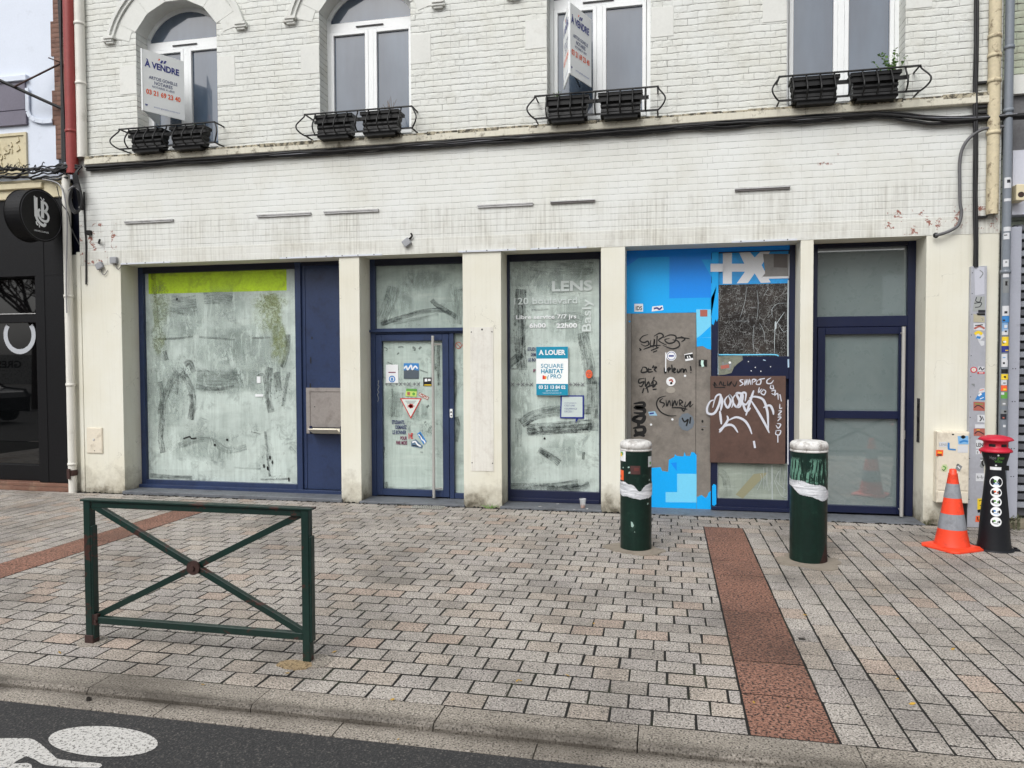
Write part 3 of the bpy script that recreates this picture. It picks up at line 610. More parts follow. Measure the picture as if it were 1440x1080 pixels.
mb.build('steel_plate', [paint('scratched_steel', K(158, 152, 148), .42, .08, K(110, 100, 96), 6, .5, .7, .5, .06, metal=.35), m_black], sp_)
mb = MB(); mb.box(-4.655, -4.175, .26, .345, .845, .93); mb.obox(Vector((-4.41, .2, .885)), Vector((.2, 0, 0)), Vector((0, .075, -.035)), Vector((0, .003, .006)), 1)
mb.box(-4.655, -4.615, .25, .262, .86, .95, 2); mb.box(-4.215, -4.175, .25, .262, .86, .95, 2); mb.box(-4.61, -4.22, .255, .26, .87, .92, 1)
mb.build('deposit_slot', [m_iron, flat('cream_plastic', K(222, 216, 200), .5), m_navy], sp_, .003)
# ---------------------------------------------------------------- bay B: entrance door with transom light and side light
mb = MB(); x0, x1 = -3.809, -2.456
mb.box(x0, x0+.07, .33, .44, .03, 3.139); mb.box(x0+.07, x1, .33, .44, 3.055, 3.139, 1); mb.box(x0+.07, x1, .33, .44, 2.16, 2.235); mb.box(x0-.0+.002, x1, .29, .33, 2.185, 2.215)
mb.box(-2.735, -2.675, .33, .44, .03, 2.16); mb.box(-2.675, x1, .34, .44, .03, .1)
ef = mb.build('entrance_frame', [m_blue, m_dkblue], bld, .004)
mb = MB(); quad(mb, x0+.07, x1, 2.235, 3.055, .385)
P = lambda pts: A8(pts, .385)
mb.ribbon(P([(130, 330), (220, 300), (300, 278), (380, 275), (430, 300)]), .07, .381, 1); mb.ribbon(P([(180, 325), (260, 312), (360, 290)]), .05, .382, 2)
mb.ribbon(P([(333, 232), (350, 250), (385, 272), (412, 288)]), .07, .380, 1); mb.ribbon(P([(440, 190), (445, 250), (440, 330)]), .16, .382, 2); mb.ribbon(P([(180, 180), (165, 240), (130, 330)]), .2, .382, 2)
for q_ in ((200, 230, .5, .6, 3), (420, 250, .3, .7, 3), (300, 150, .8, .3, 3), (370, 265, .3, .15, 4)): blot(mb, *q_[:5], .3795, P)
mb.build('transom_pane', [m_wash2, m_smear, m_smear_l, m_haze, m_mot], ef)
mb = MB(); quad(mb, -2.675, x1, .1, 2.16, .385)
P = lambda pts: A8(pts, .385)
mb.ribbon(P([(425, 510), (430, 580), (424, 650)]), .04, .381, 1); mb.ribbon(P([(432, 700), (440, 740), (430, 800)]), .06, .381, 1)
a_, b_ = P([(440, 414)])[0]; mb.ring(a_, b_, .045, .035, .379, 2); mb.ribbon([(a_-.03, b_+.03), (a_+.03, b_-.03)], .01, .379, 2); mb.ring(a_+.1, b_, .045, .035, .379, 2)
mb.build('side_pane', [m_wash2, m_scratch, m_pink], ef)
mb = MB()
rectframe(mb, -3.735, -2.74, .045, 2.155, .085, .325, .40); 
dr = mb.build('entrance_door', m_blue, bld, .004)
mb = MB(); gx0, gx1, gz0, gz1 = -3.65, -2.825, .13, 2.07; quad(mb, gx0, gx1, gz0, gz1, .37)
P = lambda pts: [W(530+a/6, 470+b/6, .37) for a, b in pts]; y = .366
for pts, wd in (([(60, 110), (90, 125), (80, 140)], .02), ([(180, 110), (215, 105), (225, 115)], .02), ([(300, 110), (320, 120), (318, 140)], .035), ([(355, 128), (375, 105)], .03), ([(170, 172), (188, 155)], .02), ([(90, 235), (140, 258)], .02), ([(165, 293), (188, 295)], .018),
                ([(480, 100), (475, 200), (490, 300)], .05), ([(520, 80), (520, 250), (525, 430)], .05), ([(425, 600), (435, 615)], .05), ([(400, 750), (415, 735)], .02), ([(460, 770), (440, 810), (430, 830)], .04), ([(365, 995), (390, 998)], .025), ([(510, 750), (512, 765)], .03),
                ([(62, 950), (55, 1000), (50, 1060)], .04), ([(45, 70), (45, 400), (45, 900)], .05), ([(130, 460), (130, 560), (128, 700)], .02), ([(360, 300), (430, 325)], .02)): mb.ribbon(P(pts), wd, y, 1)
mb.ribbon(A8([(140, 985), (250, 992), (350, 985)], .37), .07, y, 2); mb.ribbon(A8([(150, 960), (155, 985)], .37), .05, y, 1); mb.ribbon(A8([(200, 600), (190, 700)], .37), .2, y, 2)
P = lambda pts: [W(530+a/6, 470+b/6, .37) for a, b in pts]
for q_ in ((90, 120, .25, .18, 3), (320, 115, .2, .16, 3), (500, 180, .14, .6, 3), (520, 420, .1, .5, 3), (430, 800, .25, .3, 3), (60, 1000, .1, .4, 3), (130, 580, .3, .6, 4), (350, 650, .4, .3, 4), (120, 240, .2, .1, 3), (480, 100, .2, .15, 3)): blot(mb, *q_[:5], .3655, P)
mb.build('pane', [whitewash('door_whiting', K(186, 202, 194, 1.08), .18), m_scratch, m_smear_l, m_mot, m_haze], dr)
P = lambda pts: [W(530+a/6, 470+b/6, .37) for a, b in pts]
def plus_x(mb, x, z, s, y, m):      # the small arrow and cross motif printed along the glass
    t = s*.16
    mb.ribbon([(x-s*.9, z), (x-.12*s, z)], t, y, m); mb.ribbon([(x-s*.5, z-.4*s), (x-s*.5, z+.4*s)], t, y, m)
    mb.ribbon([(x+.05*s, z-.4*s), (x+.85*s, z+.4*s)], t, y, m); mb.ribbon([(x+.05*s, z+.4*s), (x+.85*s, z-.4*s)], t, y, m)
mb = MB(); y = .364
for a, b in P([(100, 420), (185, 420), (255, 420), (335, 420)]): plus_x(mb, a, b, .058, y, 0)
mb.build('printed_motif', m_grey, dr)
def st(parent, shapes, mats, label=None):
    mb = MB(); shapes(mb); o = mb.build('sticker', mats, parent)
    if label: o['label'] = label
    return o
y = .363
def f(mb):
    a, b = P([(130, 340)])[0]; quad(mb, a-.085, a+.085, b-.11, b+.13, y, 0); a, b = P([(130, 378)])[0]; mb.disc(a, b, .045, y-.001, 1); mb.disc(a, b, .03, y-.002, 0); mb.disc(a, b-.002, .016, y-.003, 1, rz=.024)
    a, b = P([(130, 322)])[0]; mb.ribbon([(a-.05, b), (a+.05, b)], .014, y-.001, 2)
st(dr, f, [m_white, m_bluep, m_purple], 'white notice with round blue face mask symbol')
def f(mb):
    p = P([(228, 245), (355, 245), (355, 375), (228, 375)]); mb.poly(p[::-1], y, 0); p = P([(228, 305), (290, 298), (355, 306), (355, 375), (228, 375)]); mb.poly(p[::-1], y-.001, 1)
    mb.ribbon(P([(232, 290), (250, 270), (262, 300), (290, 262), (300, 298), (325, 270), (345, 290)]), .02, y-.002, 2)
st(dr, f, [m_bluep, flat('slate', K(78, 88, 98)), m_white], 'blue and grey picture sticker')
def f(mb): mb.poly(P([(392, 365), (470, 365), (470, 437), (392, 437)])[::-1], y, 0); mb.poly(P([(405, 376), (425, 374), (427, 398), (405, 400)])[::-1], y-.001, 1); mb.poly(P([(432, 376), (455, 376), (455, 394), (432, 396)])[::-1], y-.001, 1); mb.ribbon(P([(400, 428), (462, 428)]), .012, y-.001, 2)
st(dr, f, [m_black, m_white, m_yellow], 'black sticker with white marks')
def f(mb): mb.poly(P([(250, 458), (340, 462), (335, 528), (240, 522)])[::-1], y, 0); mb.poly(P([(250, 458), (340, 462), (338, 482), (248, 478)])[::-1], y-.001, 1); mb.poly(P([(258, 486), (282, 488), (280, 516), (258, 514)])[::-1], y-.001, 2); mb.disc(*P([(312, 503)])[0], .02, y-.001, 1)
st(dr, f, [flat('lime_print', K(190, 214, 110)), m_greenp, m_pink], 'green and yellow sticker')
def f(mb): mb.poly(P([(360, 490), (440, 530), (430, 555), (352, 516)])[::-1], y, 0); mb.poly(P([(364, 496), (434, 533), (428, 549), (358, 513)])[::-1], y-.001, 1); mb.ribbon(P([(370, 512), (385, 508), (392, 525), (408, 522), (420, 538)]), .012, y-.002, 0)
st(dr, f, [m_pink, flat('off_white', K(206, 206, 200))], 'small slanted red and white sticker')
def f(mb):
    t = P([(197, 540), (380, 540), (287, 713)]); mb.poly(t[::-1], y, 0); c0 = (sum(p[0] for p in t)/3, sum(p[1] for p in t)/3)
    mb.poly([(c0[0]+(a-c0[0])*.86, c0[1]+(b-c0[1])*.86) for a, b in t][::-1], y-.001, 1)
    mb.disc(c0[0], c0[1]-.012, .03, y-.002, 0, 9); 
    for k in range(7): an = k*.9; mb.ribbon([(c0[0], c0[1]-.012), (c0[0]+.05*math.cos(an), c0[1]-.012+.032*math.sin(an))], .012, y-.002, 0)
    for k in range(3): mb.ribbon([(c0[0]-.075+.012*k, c0[1]+.053-.014*k), (c0[0]+.075-.012*k, c0[1]+.053-.014*k)], .006, y-.002, 2)
st(dr, f, [m_red, flat('mint_white', K(212, 222, 216)), m_grey], 'red edged triangle pointing down')
def f(mb):
    for t, a, b, s_, w_, m in (('ETUDIANTS,', 182, 746, .052, .175, 0), ('DEMAREZ', 205, 787, .050, .155, 0), ('LE BONNER', 190, 830, .050, .19, 0), ('POUR', 227, 878, .046, .09, 1), ('1€', 285, 868, .07, .06, 2), ('PAR MOIS', 210, 918, .048, .15, 1)):
        q_ = P([(a, b+12)])[0]; mb.text(t, (q_[0], y, q_[1]), s_, m, width=w_, bold=.03)
st(dr, f, [flat('faded_navy', K(66, 74, 110)), m_purple, m_red], 'faded navy and purple lettering')
def f(mb):
    mb.poly(P([(340, 840), (368, 820), (420, 905), (395, 930)])[::-1], y, 0); mb.ribbon(P([(352, 845), (372, 860), (380, 885), (400, 900), (408, 920)]), .018, y-.001, 1); mb.ribbon(P([(360, 838), (385, 870)]), .012, y-.001, 2)
st(dr, f, [m_bluep, m_white, m_black], 'upper of two torn blue stickers')
def f(mb):
    mb.poly(P([(292, 905), (330, 885), (388, 940), (380, 962), (290, 945)])[::-1], y, 0); mb.ribbon(P([(300, 912), (325, 905), (345, 930), (372, 945)]), .02, y-.001, 1); mb.ribbon(P([(300, 935), (350, 945)]), .012, y-.001, 2)
st(dr, f, [flat('worn_blue', K(90, 116, 140)), m_white, m_black], 'lower of two torn blue stickers')
mb = MB(); mb.tube([(-2.925, .25, .05), (-2.925, .25, 2.13)], .019, 14)
for z in (.16, 2.02): mb.tube([(-2.925, .25, z), (-2.84, .33, z)], .012, 8)
mb.build('handle', m_steel, dr)
mb = MB(); mb.box(-2.725, -2.69, .318, .33, 1.08, 1.19); mb.disc(-2.707, 1.15, .012, .316, 1, 10); mb.disc(-2.707, 1.105, .01, .316, 1, 10); mb.build('lock', [m_white, m_iron], ef)
mb = MB(); mb.ribbon([W(530+a/6, 470+b/6, .32) for a, b in [(8, 400), (16, 392), (8, 430), (18, 440), (6, 470), (16, 490), (4, 510), (14, 540), (6, 570)]], .008, .3235, 0); mb.build('scratched_tag', m_grey, dr)
# ---------------------------------------------------------------- bay C: narrow window with lettering
mb = MB(); x0, x1 = -1.969, -.762
mb.box(x0, x0+.03, .33, .44, .03, 3.139); mb.box(x1-.05, x1, .33, .44, .03, 3.139); mb.box(x0+.03, x1-.05, .33, .44, 3.055, 3.139, 1); mb.box(x0+.03, x1-.05, .33, .44, .03, .17); mb.box(x0+.03, x1-.05, .31, .33, .03, .075)
nw = mb.build('narrow_window', [m_navy, m_dkblue], bld, .004)
mb = MB(); quad(mb, x0+.03, x1-.05, .17, 3.055, .385); y = .38
P = lambda pts: B1(pts, .385)
quad(mb, x0+.03, x1-.05, 2.38, 3.055, .3835, 4)
mb.ribbon(P([(232, 360), (225, 500), (222, 700), (235, 960)]), .17, y, 1); mb.ribbon(P([(125, 950), (190, 890), (240, 850)]), .11, y-.001, 1); mb.ribbon(P([(130, 965), (280, 968)]), .02, y-.001, 5); mb.ribbon(P([(240, 470), (245, 700), (235, 900)]), .03, y-.002, 5)
mb.ribbon(P([(700, 690), (725, 830), (745, 930), (755, 1080)]), .17, y, 1); mb.ribbon(P([(470, 600), (600, 570), (700, 590)]), .15, y, 2); mb.ribbon(P([(300, 170), (500, 190), (780, 200)]), .2, y+.001, 2); mb.ribbon(P([(310, 520), (440, 512)]), .03, y, 2)
P = lambda pts: B2(pts, .385)
mb.ribbon(P([(820, 0), (825, 200), (810, 430)]), .2, y-.001, 1)
mb.ribbon(P([(245, 375), (330, 315), (430, 285), (560, 270), (700, 262), (800, 262)]), .15, y-.002, 1)
for dz in (395, 425): mb.ribbon(P([(290, dz+10), (400, dz), (520, dz-10), (650, dz-20), (810, dz-30)]), .10, y-.003, 1)
mb.ribbon(P([(300, 455), (450, 445), (620, 435), (800, 425)]), .06, y-.004, 5); mb.ribbon(P([(400, 400), (412, 440)]), .05, y-.004, 5); mb.disc(*P([(432, 492)])[0], .014, y-.004, 3, 10)
mb.ribbon(P([(385, 580), (450, 620), (500, 650), (550, 690)]), .10, y-.002, 5); mb.ribbon(P([(400, 590), (470, 640)]), .06, y-.003, 1); mb.ribbon(P([(745, 600), (740, 660)]), .04, y-.002, 5)
mb.ribbon(P([(120, 880), (250, 878), (420, 880), (560, 870), (700, 850)]), .12, y-.001, 1); mb.ribbon(P([(450, 900), (600, 895), (720, 880), (790, 855)]), .1, y-.002, 1); mb.ribbon(P([(220, 330), (225, 560)]), .1, y, 2)
P = lambda pts: B2(pts, .385)
for q_ in ((250, 150, .4, .8, 7), (600, 200, .8, .5, 7), (450, 640, .4, .25, 6), (200, 700, .5, .8, 7), (600, 600, .7, .5, 7), (400, 430, .6, .3, 6), (700, 420, .5, .3, 6), (250, 60, .3, .4, 6), (500, 890, .7, .12, 6), (250, 880, .5, .12, 6)): blot(mb, *q_[:5], .3765, P)
P = lambda pts: B1(pts, .385)
for q_ in ((230, 700, .4, 1.2, 6), (500, 300, .9, .5, 7), (600, 600, .7, .7, 7), (250, 300, .6, .7, 7), (720, 800, .3, .9, 6), (700, 200, .5, .4, 7)): blot(mb, *q_[:5], .3766, P)
mb.build('pane', [m_wash, m_smear, m_smear_l, m_black, smear('darker_whiting', K(118, 132, 126), .42, .6, 5.), m_scratch, m_mot, m_haze], nw)
y = .374; mb = MB()
def tx(mb, t, px, py, size, m, wd=None, bold=0.01, P=None, yy=None, **k):
    a, b = P([(px, py)], .385)[0]; mb.text(t, (a, yy if yy is not None else y, b), size, m, width=wd, bold=bold, **k)
tx(mb, 'LENS', 615, 372, .125, 0, .50, .03, B1); tx(mb, '120 boulevard', 410, 472, .085, 0, .80, .012, B1)
a, b = B1([(762, 545)], .385)[0]; mb.text('Basly', (a+.0, y, b-.03), .115, 0, u=(0, 0, 1), v=(-1, 0, 0), width=.40, bold=.012)
tx(mb, 'Libre service 7/7 jrs', 420, 584, .05, 1, .765, .02, B1); tx(mb, '6h00', 357, 652, .055, 1, .21, .03, B1); tx(mb, '22h00', 578, 652, .055, 1, .26, .03, B1)
mb.build('lettering', [flat('faded_letters', K(206, 214, 212)), m_white], nw)
mb = MB()
for px in (160, 240, 310, 660, 720): a, b = B2([(px, 60)], .385)[0]; plus_x(mb, a, b, .058, y, 0)
mb.build('printed_motif', m_grey, nw)
mb = MB()
for t, px, py, m, wd in (('ETUDI', 312, 827, 0, .10), ('DEM', 325, 868, 0, .065), ('LE BO', 314, 908, 0, .10), ('P', 333, 990, 1, .03)): tx(mb, t, px, py, .042, m, wd, .03, B1)
mb.build('lettering', [flat('faded_navy_b', K(60, 66, 100)), m_purple], nw)
def f(mb):
    P = lambda pts: B2(pts, .385)
    mb.poly(P([(560, 147), (747, 147), (747, 333), (702, 333), (680, 366), (682, 333), (556, 330)])[::-1], .372, 0); mb.poly(P([(572, 158), (735, 158), (735, 320), (566, 320)])[::-1], .371, 1)
    for t, py, wd, s_ in (('COMMANDER EN', 212, .15, .013), ("C'EST UNE", 235, .13, .022), ('ASSURANCE', 260, .16, .022), ('DECES ?', 282, .11, .022)):
        a, b = P([(590, py)])[0]; mb.text(t, (a, .370, b), s_, 2, width=wd, align='LEFT')
st(nw, f, [flat('deep_blue_print', K(20, 40, 130)), flat('pale_print', K(196, 208, 206)), flat('ink_blue', K(70, 84, 140))], 'blue edged speech bubble sticker')
def f(mb):
    a, b = W(740+735/8.31, 480+382/8.31, .385); mb.disc(a, b, .042, .372, 0, 20, .052); mb.ring(a, b, .035, .03, .371, 1)
    for dx, dz in ((-.012, .012), (.012, .01), (0, -.014)): mb.disc(a+dx, b+dz, .011, .370, 1, 8)
st(nw, f, [m_orange, m_pink], 'round orange sticker')
# ---------------------------------------------------------------- bay D: blue cladding, grey sheet door, cracked glass, brown board
mb = MB(); quad(mb, -.478, 1.464, -.0, 3.139, .40, 0)
mb.box(-.478, .52, .345, .40, 2.376, 3.139, 1); mb.box(.52, 1.42, .345, .40, 3.085, 3.139, 2)
quad(mb, .03, .52, 2.55, 3.10, .3445, 2); quad(mb, .0, .52, 2.376, 2.55, .3444, 1)
P = lambda pts: B3(pts, .345)
mb.poly([(-.478, 3.139), (-.478, 2.95), (-.20, 3.139)][::-1], .3443, 2); mb.poly(P([(650, 180), (760, 180), (760, 370)])[::-1], .3442, 1)
mb.poly([(-.478, 3.05), (.52, 3.05), (.52, 3.139), (-.478, 3.139)], .3441, 2)
clad = mb.build('cladding', [m_navy, m_cyan, m_cyan2], bld, .0)
def f(mb): mb.poly(P([(165, 500), (228, 500), (228, 557), (165, 557)])[::-1], .343, 0); a, b = P([(197, 546)])[0]; mb.text('IDS', (a, .342, b), .05, 1, width=.075, bold=.02)
st(clad, f, [m_white, m_black], 'square white sticker with black letters')
def f(mb): mb.poly(P([(295, 520), (370, 512), (375, 545), (290, 556)])[::-1], .343, 0); mb.ribbon(P([(305, 535), (330, 530), (345, 540), (365, 525)]), .02, .342, 1)
st(clad, f, [m_white, m_navyink], 'small oblong white and blue sticker')
mb = MB()      # grey sheet metal door
mb.box(-.478, -.425, .335, .40, .0, 2.376, 1); mb.box(-.422, .344, .34, .40, .012, 2.373); mb.box(.348, .521, .342, .40, .012, 2.373)
Pz = lambda pts: B4(pts, .34)
mb.poly(P([(612, 540), (720, 540), (720, 832), (690, 825), (660, 805), (616, 810)])[::-1], .3405, 3); mb.poly(P([(616, 745), (718, 745), (720, 832), (690, 825), (660, 805), (616, 810)])[::-1], .3400, 2)
mb.poly(P([(640, 732), (718, 660), (718, 742), (620, 745)])[::-1], .3397, 2)
mb.poly(P([(640, 543), (693, 543), (693, 592), (640, 592)])[::-1], .3390, 5)
mb.disc(*P([(130, 628)])[0], .012, .3335, 2, 10)
mb.poly(Pz([(90, 628), (175, 632), (240, 622), (310, 616), (320, 640), (358, 645), (362, 570), (395, 552), (402, 534), (412, 545), (455, 548), (462, 520), (470, 545), (498, 545), (505, 520), (525, 524), (538, 542), (538, 888), (90, 880)])[::-1], .3392, 2)
mb.poly(Pz([(540, 805), (570, 792), (595, 812), (606, 800), (612, 780), (629, 765), (629, 889), (540, 889)])[::-1], .3412, 2)
mb.poly(Pz([(415, 658), (538, 658), (538, 840), (342, 838), (342, 774), (415, 774)])[::-1], .3386, 3); mb.poly(Pz([(418, 690), (535, 838), (418, 838)])[::-1], .3382, 2 if 0 else 3); mb.poly(Pz([(415, 660), (460, 712), (535, 820), (535, 660)])[::-1], .3380, 3)
mb.poly(Pz([(375, 590), (412, 585), (412, 640)])[::-1], .3378, 4); mb.poly(Pz([(90, 840), (538, 842), (538, 888), (90, 880)])[::-1], .3384, 2)
for px, py, rx, rz in ((575, 326, .012, .018), (575, 378, .014, .012)): a, b = Pz([(px, py)])[0]; mb.disc(a, b, rx, .3395, 6, 10, rz)
mb.box(.40, .47, .338, .342, 1.005, 1.015, 1)
sd_ = mb.build('sheet_metal_door', [m_greysteel, paint('grey_jamb', K(140, 138, 136), .5, .05, metal=.2), m_cyan, m_cyan3, m_cyan2, m_pink, m_black], bld, .002)
# graffiti on the door
def ink(name, parent, strokes, wd, y, mat, P, label=None, wfac=1.):
    mb = MB()
    for i, s_ in enumerate(strokes): mb.ribbon(P(s_), wd*(1.45 if mat is m_black else 1.12)*(1 if not isinstance(wfac, list) else wfac[i]), y-.0001*i, 0, taper=True)
    o = mb.build(name, mat, parent)
    if label: o['label'] = label
    return o
P3 = lambda pts: B3(pts, .338); P4 = lambda pts: B4(pts, .338)
ink('graffiti_tag', sd_, [[(265, 722), (225, 735), (205, 765), (235, 780), (262, 770), (268, 795), (240, 805), (212, 790)], [(285, 760), (280, 800), (305, 800), (310, 755), (300, 820)], [(330, 730), (325, 815)], [(305, 735), (350, 712), (375, 735), (340, 765), (400, 800)],
    [(375, 745), (420, 725), (465, 735), (455, 775), (410, 785), (385, 760), (420, 750)], [(440, 760), (480, 770), (490, 805), (440, 825), (370, 800)], [(460, 750), (500, 745), (565, 752)], [(500, 735), (530, 755), (505, 775)], [(230, 830), (300, 805), (355, 800)], [(285, 838), (340, 815)], [(300, 850), (330, 838)], [(200, 820), (212, 832), (202, 838)]], .012, .3375, m_black, P3, 'looping black tag near the top')
ink('graffiti_tag', sd_, [[(225, 960), (215, 995), (255, 990), (250, 962), (222, 958)], [(270, 962), (265, 992), (300, 990)], [(270, 976), (290, 975)], [(295, 965), (305, 945)], [(300, 960), (325, 958), (310, 975), (325, 992)],
    [(380, 960), (388, 1000), (405, 965)], [(410, 985), (425, 970), (412, 965), (412, 998)], [(435, 940), (440, 995)], [(450, 985), (462, 972), (450, 968), (452, 998), (468, 990)], [(475, 970), (478, 995), (492, 990), (495, 968)], [(502, 998), (505, 972), (520, 975), (520, 996), (535, 972), (545, 998)], [(570, 950), (575, 985)], [(572, 996), (574, 1000)]], .014, .3373, m_black, P3, 'black handwritten words in the middle')
ink('graffiti_tag', sd_, [[(210, 55), (175, 60), (175, 85), (205, 75), (190, 105), (172, 100)], [(215, 50), (215, 105), (235, 75), (240, 110)], [(245, 100), (262, 70), (262, 110), (285, 80), (258, 62)], [(270, 45), (265, 60)], [(205, 115), (195, 148)], [(215, 120), (235, 105), (290, 90)], [(225, 115), (232, 145)], [(260, 125), (285, 122)]], .013, .3371, m_black, P4, 'small black tag on the left')
ink('graffiti_tag', sd_, [[(345, 165), (300, 180), (285, 220), (310, 265), (360, 290), (410, 290)], [(325, 180), (305, 200), (335, 215), (320, 240)], [(345, 190), (350, 230), (365, 195), (375, 230)], [(385, 190), (385, 232), (400, 195), (410, 225), (420, 195)], [(430, 230), (430, 190), (450, 205), (432, 215), (455, 235)], [(470, 200), (462, 235), (480, 225), (500, 200), (495, 235), (518, 215)], [(380, 240), (430, 240), (480, 250)], [(440, 235), (455, 262), (470, 240)]], .012, .3369, m_black, P4, 'black tag inside a half circle')
ink('graffiti_tag', sd_, [[(140, 215), (200, 208), (202, 232), (150, 238), (205, 250), (200, 275), (140, 272)], [(135, 300), (205, 290), (190, 330), (135, 315), (170, 295)], [(170, 335), (172, 360)], [(135, 370), (200, 362), (205, 395), (160, 400), (150, 375)], [(140, 420), (175, 405), (210, 420)]], .033, .3367, m_black, P4, 'thick black upright tag at the left edge')
def f(mb): a, b = P3([(432, 877)])[0]; mb.disc(a, b, .06, .3365, 0); mb.ring(a, b, .05, .044, .336, 1); mb.ribbon([(a-.03, b), (a+.03, b)], .02, .336, 1); mb.poly(P3([(388, 852), (396, 852), (396, 990), (388, 990)])[::-1], .3366, 2)
st(sd_, f, [m_white, m_navyink, m_white], 'round white sticker with blue ring')
def f(mb): mb.poly(P3([(525, 865), (585, 852), (590, 905), (535, 915)])[::-1], .3365, 0); mb.ribbon(P3([(530, 885), (588, 876)]), .05, .336, 1); mb.ribbon(P3([(548, 878), (552, 895)]), .012, .3355, 0); mb.ribbon(P3([(560, 876), (572, 892)]), .012, .3355, 0)
st(sd_, f, [m_white, m_black], 'white and black oblong sticker')
def f(mb): mb.poly(P3([(630, 905), (690, 905), (690, 955), (630, 950)])[::-1], .3365, 0); mb.ribbon(P3([(658, 908), (655, 930), (662, 955)]), .03, .336, 1)
st(sd_, f, [m_black, flat('mint', K(200, 232, 222))], 'black sticker with a pale figure')
def f(mb): a, b = P4([(375, 74)])[0]; mb.disc(a, b, .055, .3365, 0); mb.ribbon([(a-.02, b+.01), (a+.01, b+.02), (a+.02, b-.01)], .02, .336, 1); mb.disc(a+.005, b-.02, .015, .336, 2)
st(sd_, f, [m_white, m_pink, m_black], 'round white sticker with a red figure')
def f(mb): a, b = P4([(375, 128)])[0]; mb.disc(a, b, .055, .3368, 0, 9, .04)
st(sd_, f, [flat('glue_residue', K(156, 150, 140))], 'patch of old glue')
def f(mb): mb.poly(P4([(232, 266), (275, 262), (290, 290), (240, 290)])[::-1], .3365, 0); mb.ribbon(P4([(240, 278), (268, 274)]), .018, .336, 1)
st(sd_, f, [flat('pale_blue_print', K(150, 190, 214)), m_navyink], 'small torn pale blue sticker')
def f(mb): a, b = P4([(473, 330)])[0]; mb.disc(a, b, .095, .3365, 0, 9, .11); mb.ribbon([(a-.05, b+.05), (a-.02, b), (a+.02, b+.03), (a, b-.05)], .018, .336, 1); mb.ribbon([(a+.05, b+.06), (a+.04, b-.02)], .018, .336, 1)
st(sd_, f, [flat('grey_blue_print', K(104, 114, 124)), m_black], 'grey sticker with black scrawl')
for px, py in ((250, 347), (385, 314), (465, 38)):
    def f(mb): mb.disc(*P4([(px, py)])[0], .014, .3365, 0, 9)
    st(sd_, f, [m_white])
# framed cracked glass
mb = MB(); fx0, fx1 = .524, 1.463
mb.box(fx0, .60, .335, .40, 0, 3.084); mb.box(1.40, fx1, .335, .40, 0, 3.139); mb.box(.60, 1.40, .335, .40, 3.075, 3.084); mb.box(.60, 1.40, .337, .40, 1.58, 1.845); mb.box(.60, 1.40, .33, .40, .03, .15); mb.box(fx0, fx1, .28, .335, .02, .06)
mb.poly(B3([(720, 460), (738, 500), (755, 600), (735, 607), (720, 598), (720, 350), (760, 370), (760, 460)], .334)[::-1], .3335, 1)
quad(mb, fx0, .60, 2.30, 3.084, .3337, 1)
mb.poly([(fx0, 2.30), (.60, 2.30), (.585, 2.26), (.57, 2.29), (.545, 2.22), (fx0, 2.24)], .3337, 1)
mb.poly(B3([(716, 210), (805, 210), (805, 268), (716, 268)], .334), .3328, 2)
cf = mb.build('display_frame', [m_navy, m_cyan, flat('logo_white', K(214, 216, 220, 1.1))], bld, .003)
s = NT('cracked_glass'); co = s.n('VectorMath', dict(operation='ADD'), _0=s.obj(), _1=s.n('VectorMath', dict(operation='SCALE'), _0=s.n('TexNoise', None, Vector=s.obj(), Scale=9., Detail=4.).outputs['Color'], Scale=.09).outputs[0]).outputs[0]
e1 = s.n('TexVoronoi', dict(feature='DISTANCE_TO_EDGE'), Vector=co, Scale=38.).outputs[0]; e2 = s.n('TexVoronoi', dict(feature='DISTANCE_TO_EDGE'), Vector=s.map((1, 1, .45), co), Scale=7.).outputs[0]
vis = s.ramp(s.noise(14, 5, .75), .42, .62)
l = s.math('MAXIMUM', s.math('MULTIPLY', s.ramp(e1, .01, .07, 1, 0), s.math('MULTIPLY', vis, .85)), s.math('MULTIPLY', s.ramp(e2, .0, .012, 1, 0), s.ramp(s.noise(4, 3), .4, .55)))
c = s.mix(s.ramp(s.noise(2, 4), .4, .65), K(40, 37, 36), K(66, 60, 56)); c = s.mix(s.math('MULTIPLY', l, .8), c, K(176, 180, 180)); m_crack = s.pbr(c, .25, s.bump(l, .3, .003), Coat_Weight=.6, Coat_Roughness=.1)
mb = MB(); quad(mb, .60, 1.40, 1.845, 3.075, .365)
P = lambda pts: B3(pts, .365); y = .364
quad(mb, .60, 1.39, 2.70, 3.075, y, 1)
mb.poly([(.60, 2.70), (.66, 2.655), (.75, 2.64), (.85, 2.67), (.95, 2.655), (1.08, 2.675), (1.2, 2.65), (1.3, 2.61), (1.39, 2.56), (1.39, 2.70)], y, 2)
mb.poly(P([(805, 120), (870, 120), (870, 210), (960, 210), (920, 125), (1000, 125), (1035, 165), (1075, 125), (1150, 118), (1085, 220), (1150, 345), (1080, 350), (1035, 280), (985, 350), (905, 352), (965, 268), (870, 268), (870, 355), (805, 355), (805, 268), (716, 268), (716, 210), (805, 210)])[::-1], y-.002, 3)
mb.poly(P([(1095, 140), (1285, 140), (1285, 310), (1085, 310), (1110, 280)])[::-1], y-.003, 4); mb.poly(P([(1172, 140), (1270, 140), (1270, 240), (1172, 236)])[::-1], y-.004, 5)
mb.ribbon(P([(1090, 312), (1285, 308)]), .025, y-.005, 3); mb.ribbon(P([(1286, 140), (1284, 310)]), .015, y-.005, 3)
